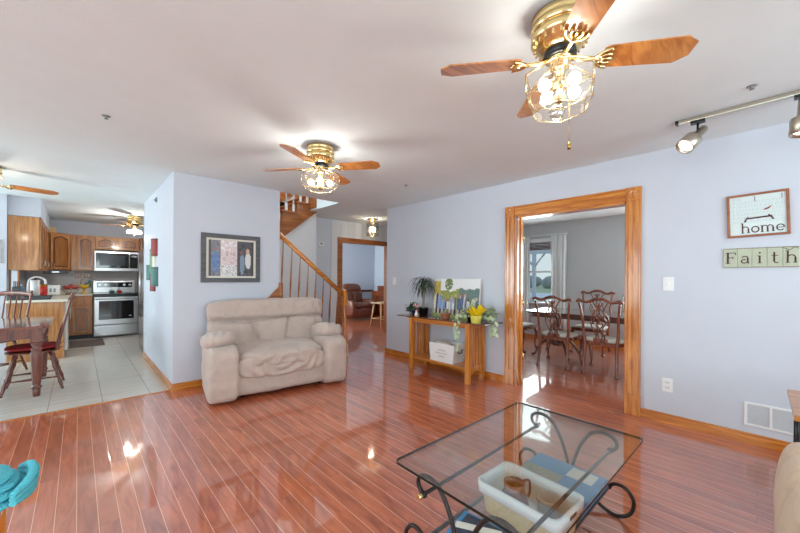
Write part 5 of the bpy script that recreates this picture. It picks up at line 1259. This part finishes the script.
for k in range(7):
    a = k*2*PI/6; r_ = .075 if k < 6 else 0
    u_ = thing('tomato', 'ripe red tomato in the wire fruit basket', 'tomato', (-.10+r_*math.cos(a), 9.2+r_*math.sin(a), CT+.105+(.035 if k == 6 else 0)), 0, 'tomatoes in the wire basket'); mb = MB(); mb.ball((0, 0, .035), .037, 10, (1, 1, .85)); mb.build('fruit', M['tomato'], u_); mb = MB(); mb.cyl((0, 0, .062), (0, 0, .074), .005, 5); mb.build('stem', M['green'], u_)
t = item('banana_stand', 'wooden pedestal bowl holding bananas left of the stove', 'bowl', .09, 9.58); mb = MB(); mb.lathe([(.05, 0), (.052, .01), (.015, .03), (.012, .09), (.05, .11), (.10, .15), (.095, .15), (.05, .12), (0, .115)], seg=20); mb.build('pedestal_bowl', M['orange'], t)
mb = MB(); mb.tube([(-.03, 0, .12), (-.05, 0, .25), (0, 0, .33)], .005, 6, smooth=4); mb.build('hook', M['brassd'], t)
for k in range(3):
    u_ = thing('banana', 'yellow banana in the pedestal bowl', 'banana', (.09, 9.56+.03*k, CT+.14), 0, 'bananas in the pedestal bowl'); mb = MB(); mb.tube([(-.085, 0, .07), (-.05, 0, .03), (0, 0, .015), (.05, 0, .03), (.085, 0, .06)], [.008, .017, .019, .017, .007], 8, smooth=4); mb.build('fruit', M['yellow'], u_)
for x, lab in ((-.0, 'brown switch plate on the backsplash, left one'), (.15, 'brown outlet plate on the backsplash, right one beside the stove')):
    t = thing('backsplash_plate', lab, 'switch plate', (x, 9.99, 1.29)); mb = MB(); mb.box(-.055, .055, -.008, 0, -.06, .06, .003); mb.build('plate', M['oak2'], t)
    for s in (-1, 1): mb = MB(); mb.box(s*.022-.008, s*.022+.008, -.014, -.008, -.015, .015); mb.build('toggle', M['whiteg'], t)
t = thing('oven_mitt', 'teal oven mitt hanging beside the stove', 'oven mitt', (.165, 9.968, 1.03)); mb = MB(); mb.prism([(-.035, 0), (.03, 0), (.045, .06), (.035, .15), (.005, .16), (-.02, .09), (-.055, .11), (-.06, .08)], PXZ(0), .018); mb.build('mitt', M['bteal'], t); mb = MB(); mb.cyl((.02, .01, .16), (.02, .01, .20), .003, 5); mb.build('loop', M['bteal'], t)
t = thing('under_cabinet_radio', 'black radio mounted under the corner cabinet', 'radio', (-.33, 9.57, 1.32)); mb = MB(); mb.box(-.17, .17, -.10, .10, 0, .07, .006); mb.build('case', M['black'], t); mb = MB(); mb.box(-.04, .06, -.103, -.10, .02, .045); mb.build('display', M['steel'], t)
t = thing('dish_towel', 'pale grey dish towel hanging over the counter edge', 'towel', (-.118, 8.65, .60)); mb = MB()
mb.soft((.012, 0, .10), (.03, .26, .44), 3, 14, .010, 12); mb.build('cloth', M['cream'], t)
t = thing('kitchen_mat', 'grey rectangular mat on the kitchen tiles by the sink', 'mat', (.13, 8.75, .0)); mb = MB(); mb.box(-.24, .24, -.42, .42, 0, .008, .003); mb.build('pile', M['rubber'], t)
t = thing('wall_panel', 'small grey electrical panel on the wall at the left edge', 'panel', (-.86, 7.42, 1.62)); mb = MB(); mb.box(-.10, .075, -.014, 0, -.17, .17, .003); mb.build('door', M['steeld'], t); mb = MB(); mb.box(-.105, .08, -.008, 0, -.175, .175, .002); mb.build('frame', M['white'], t)
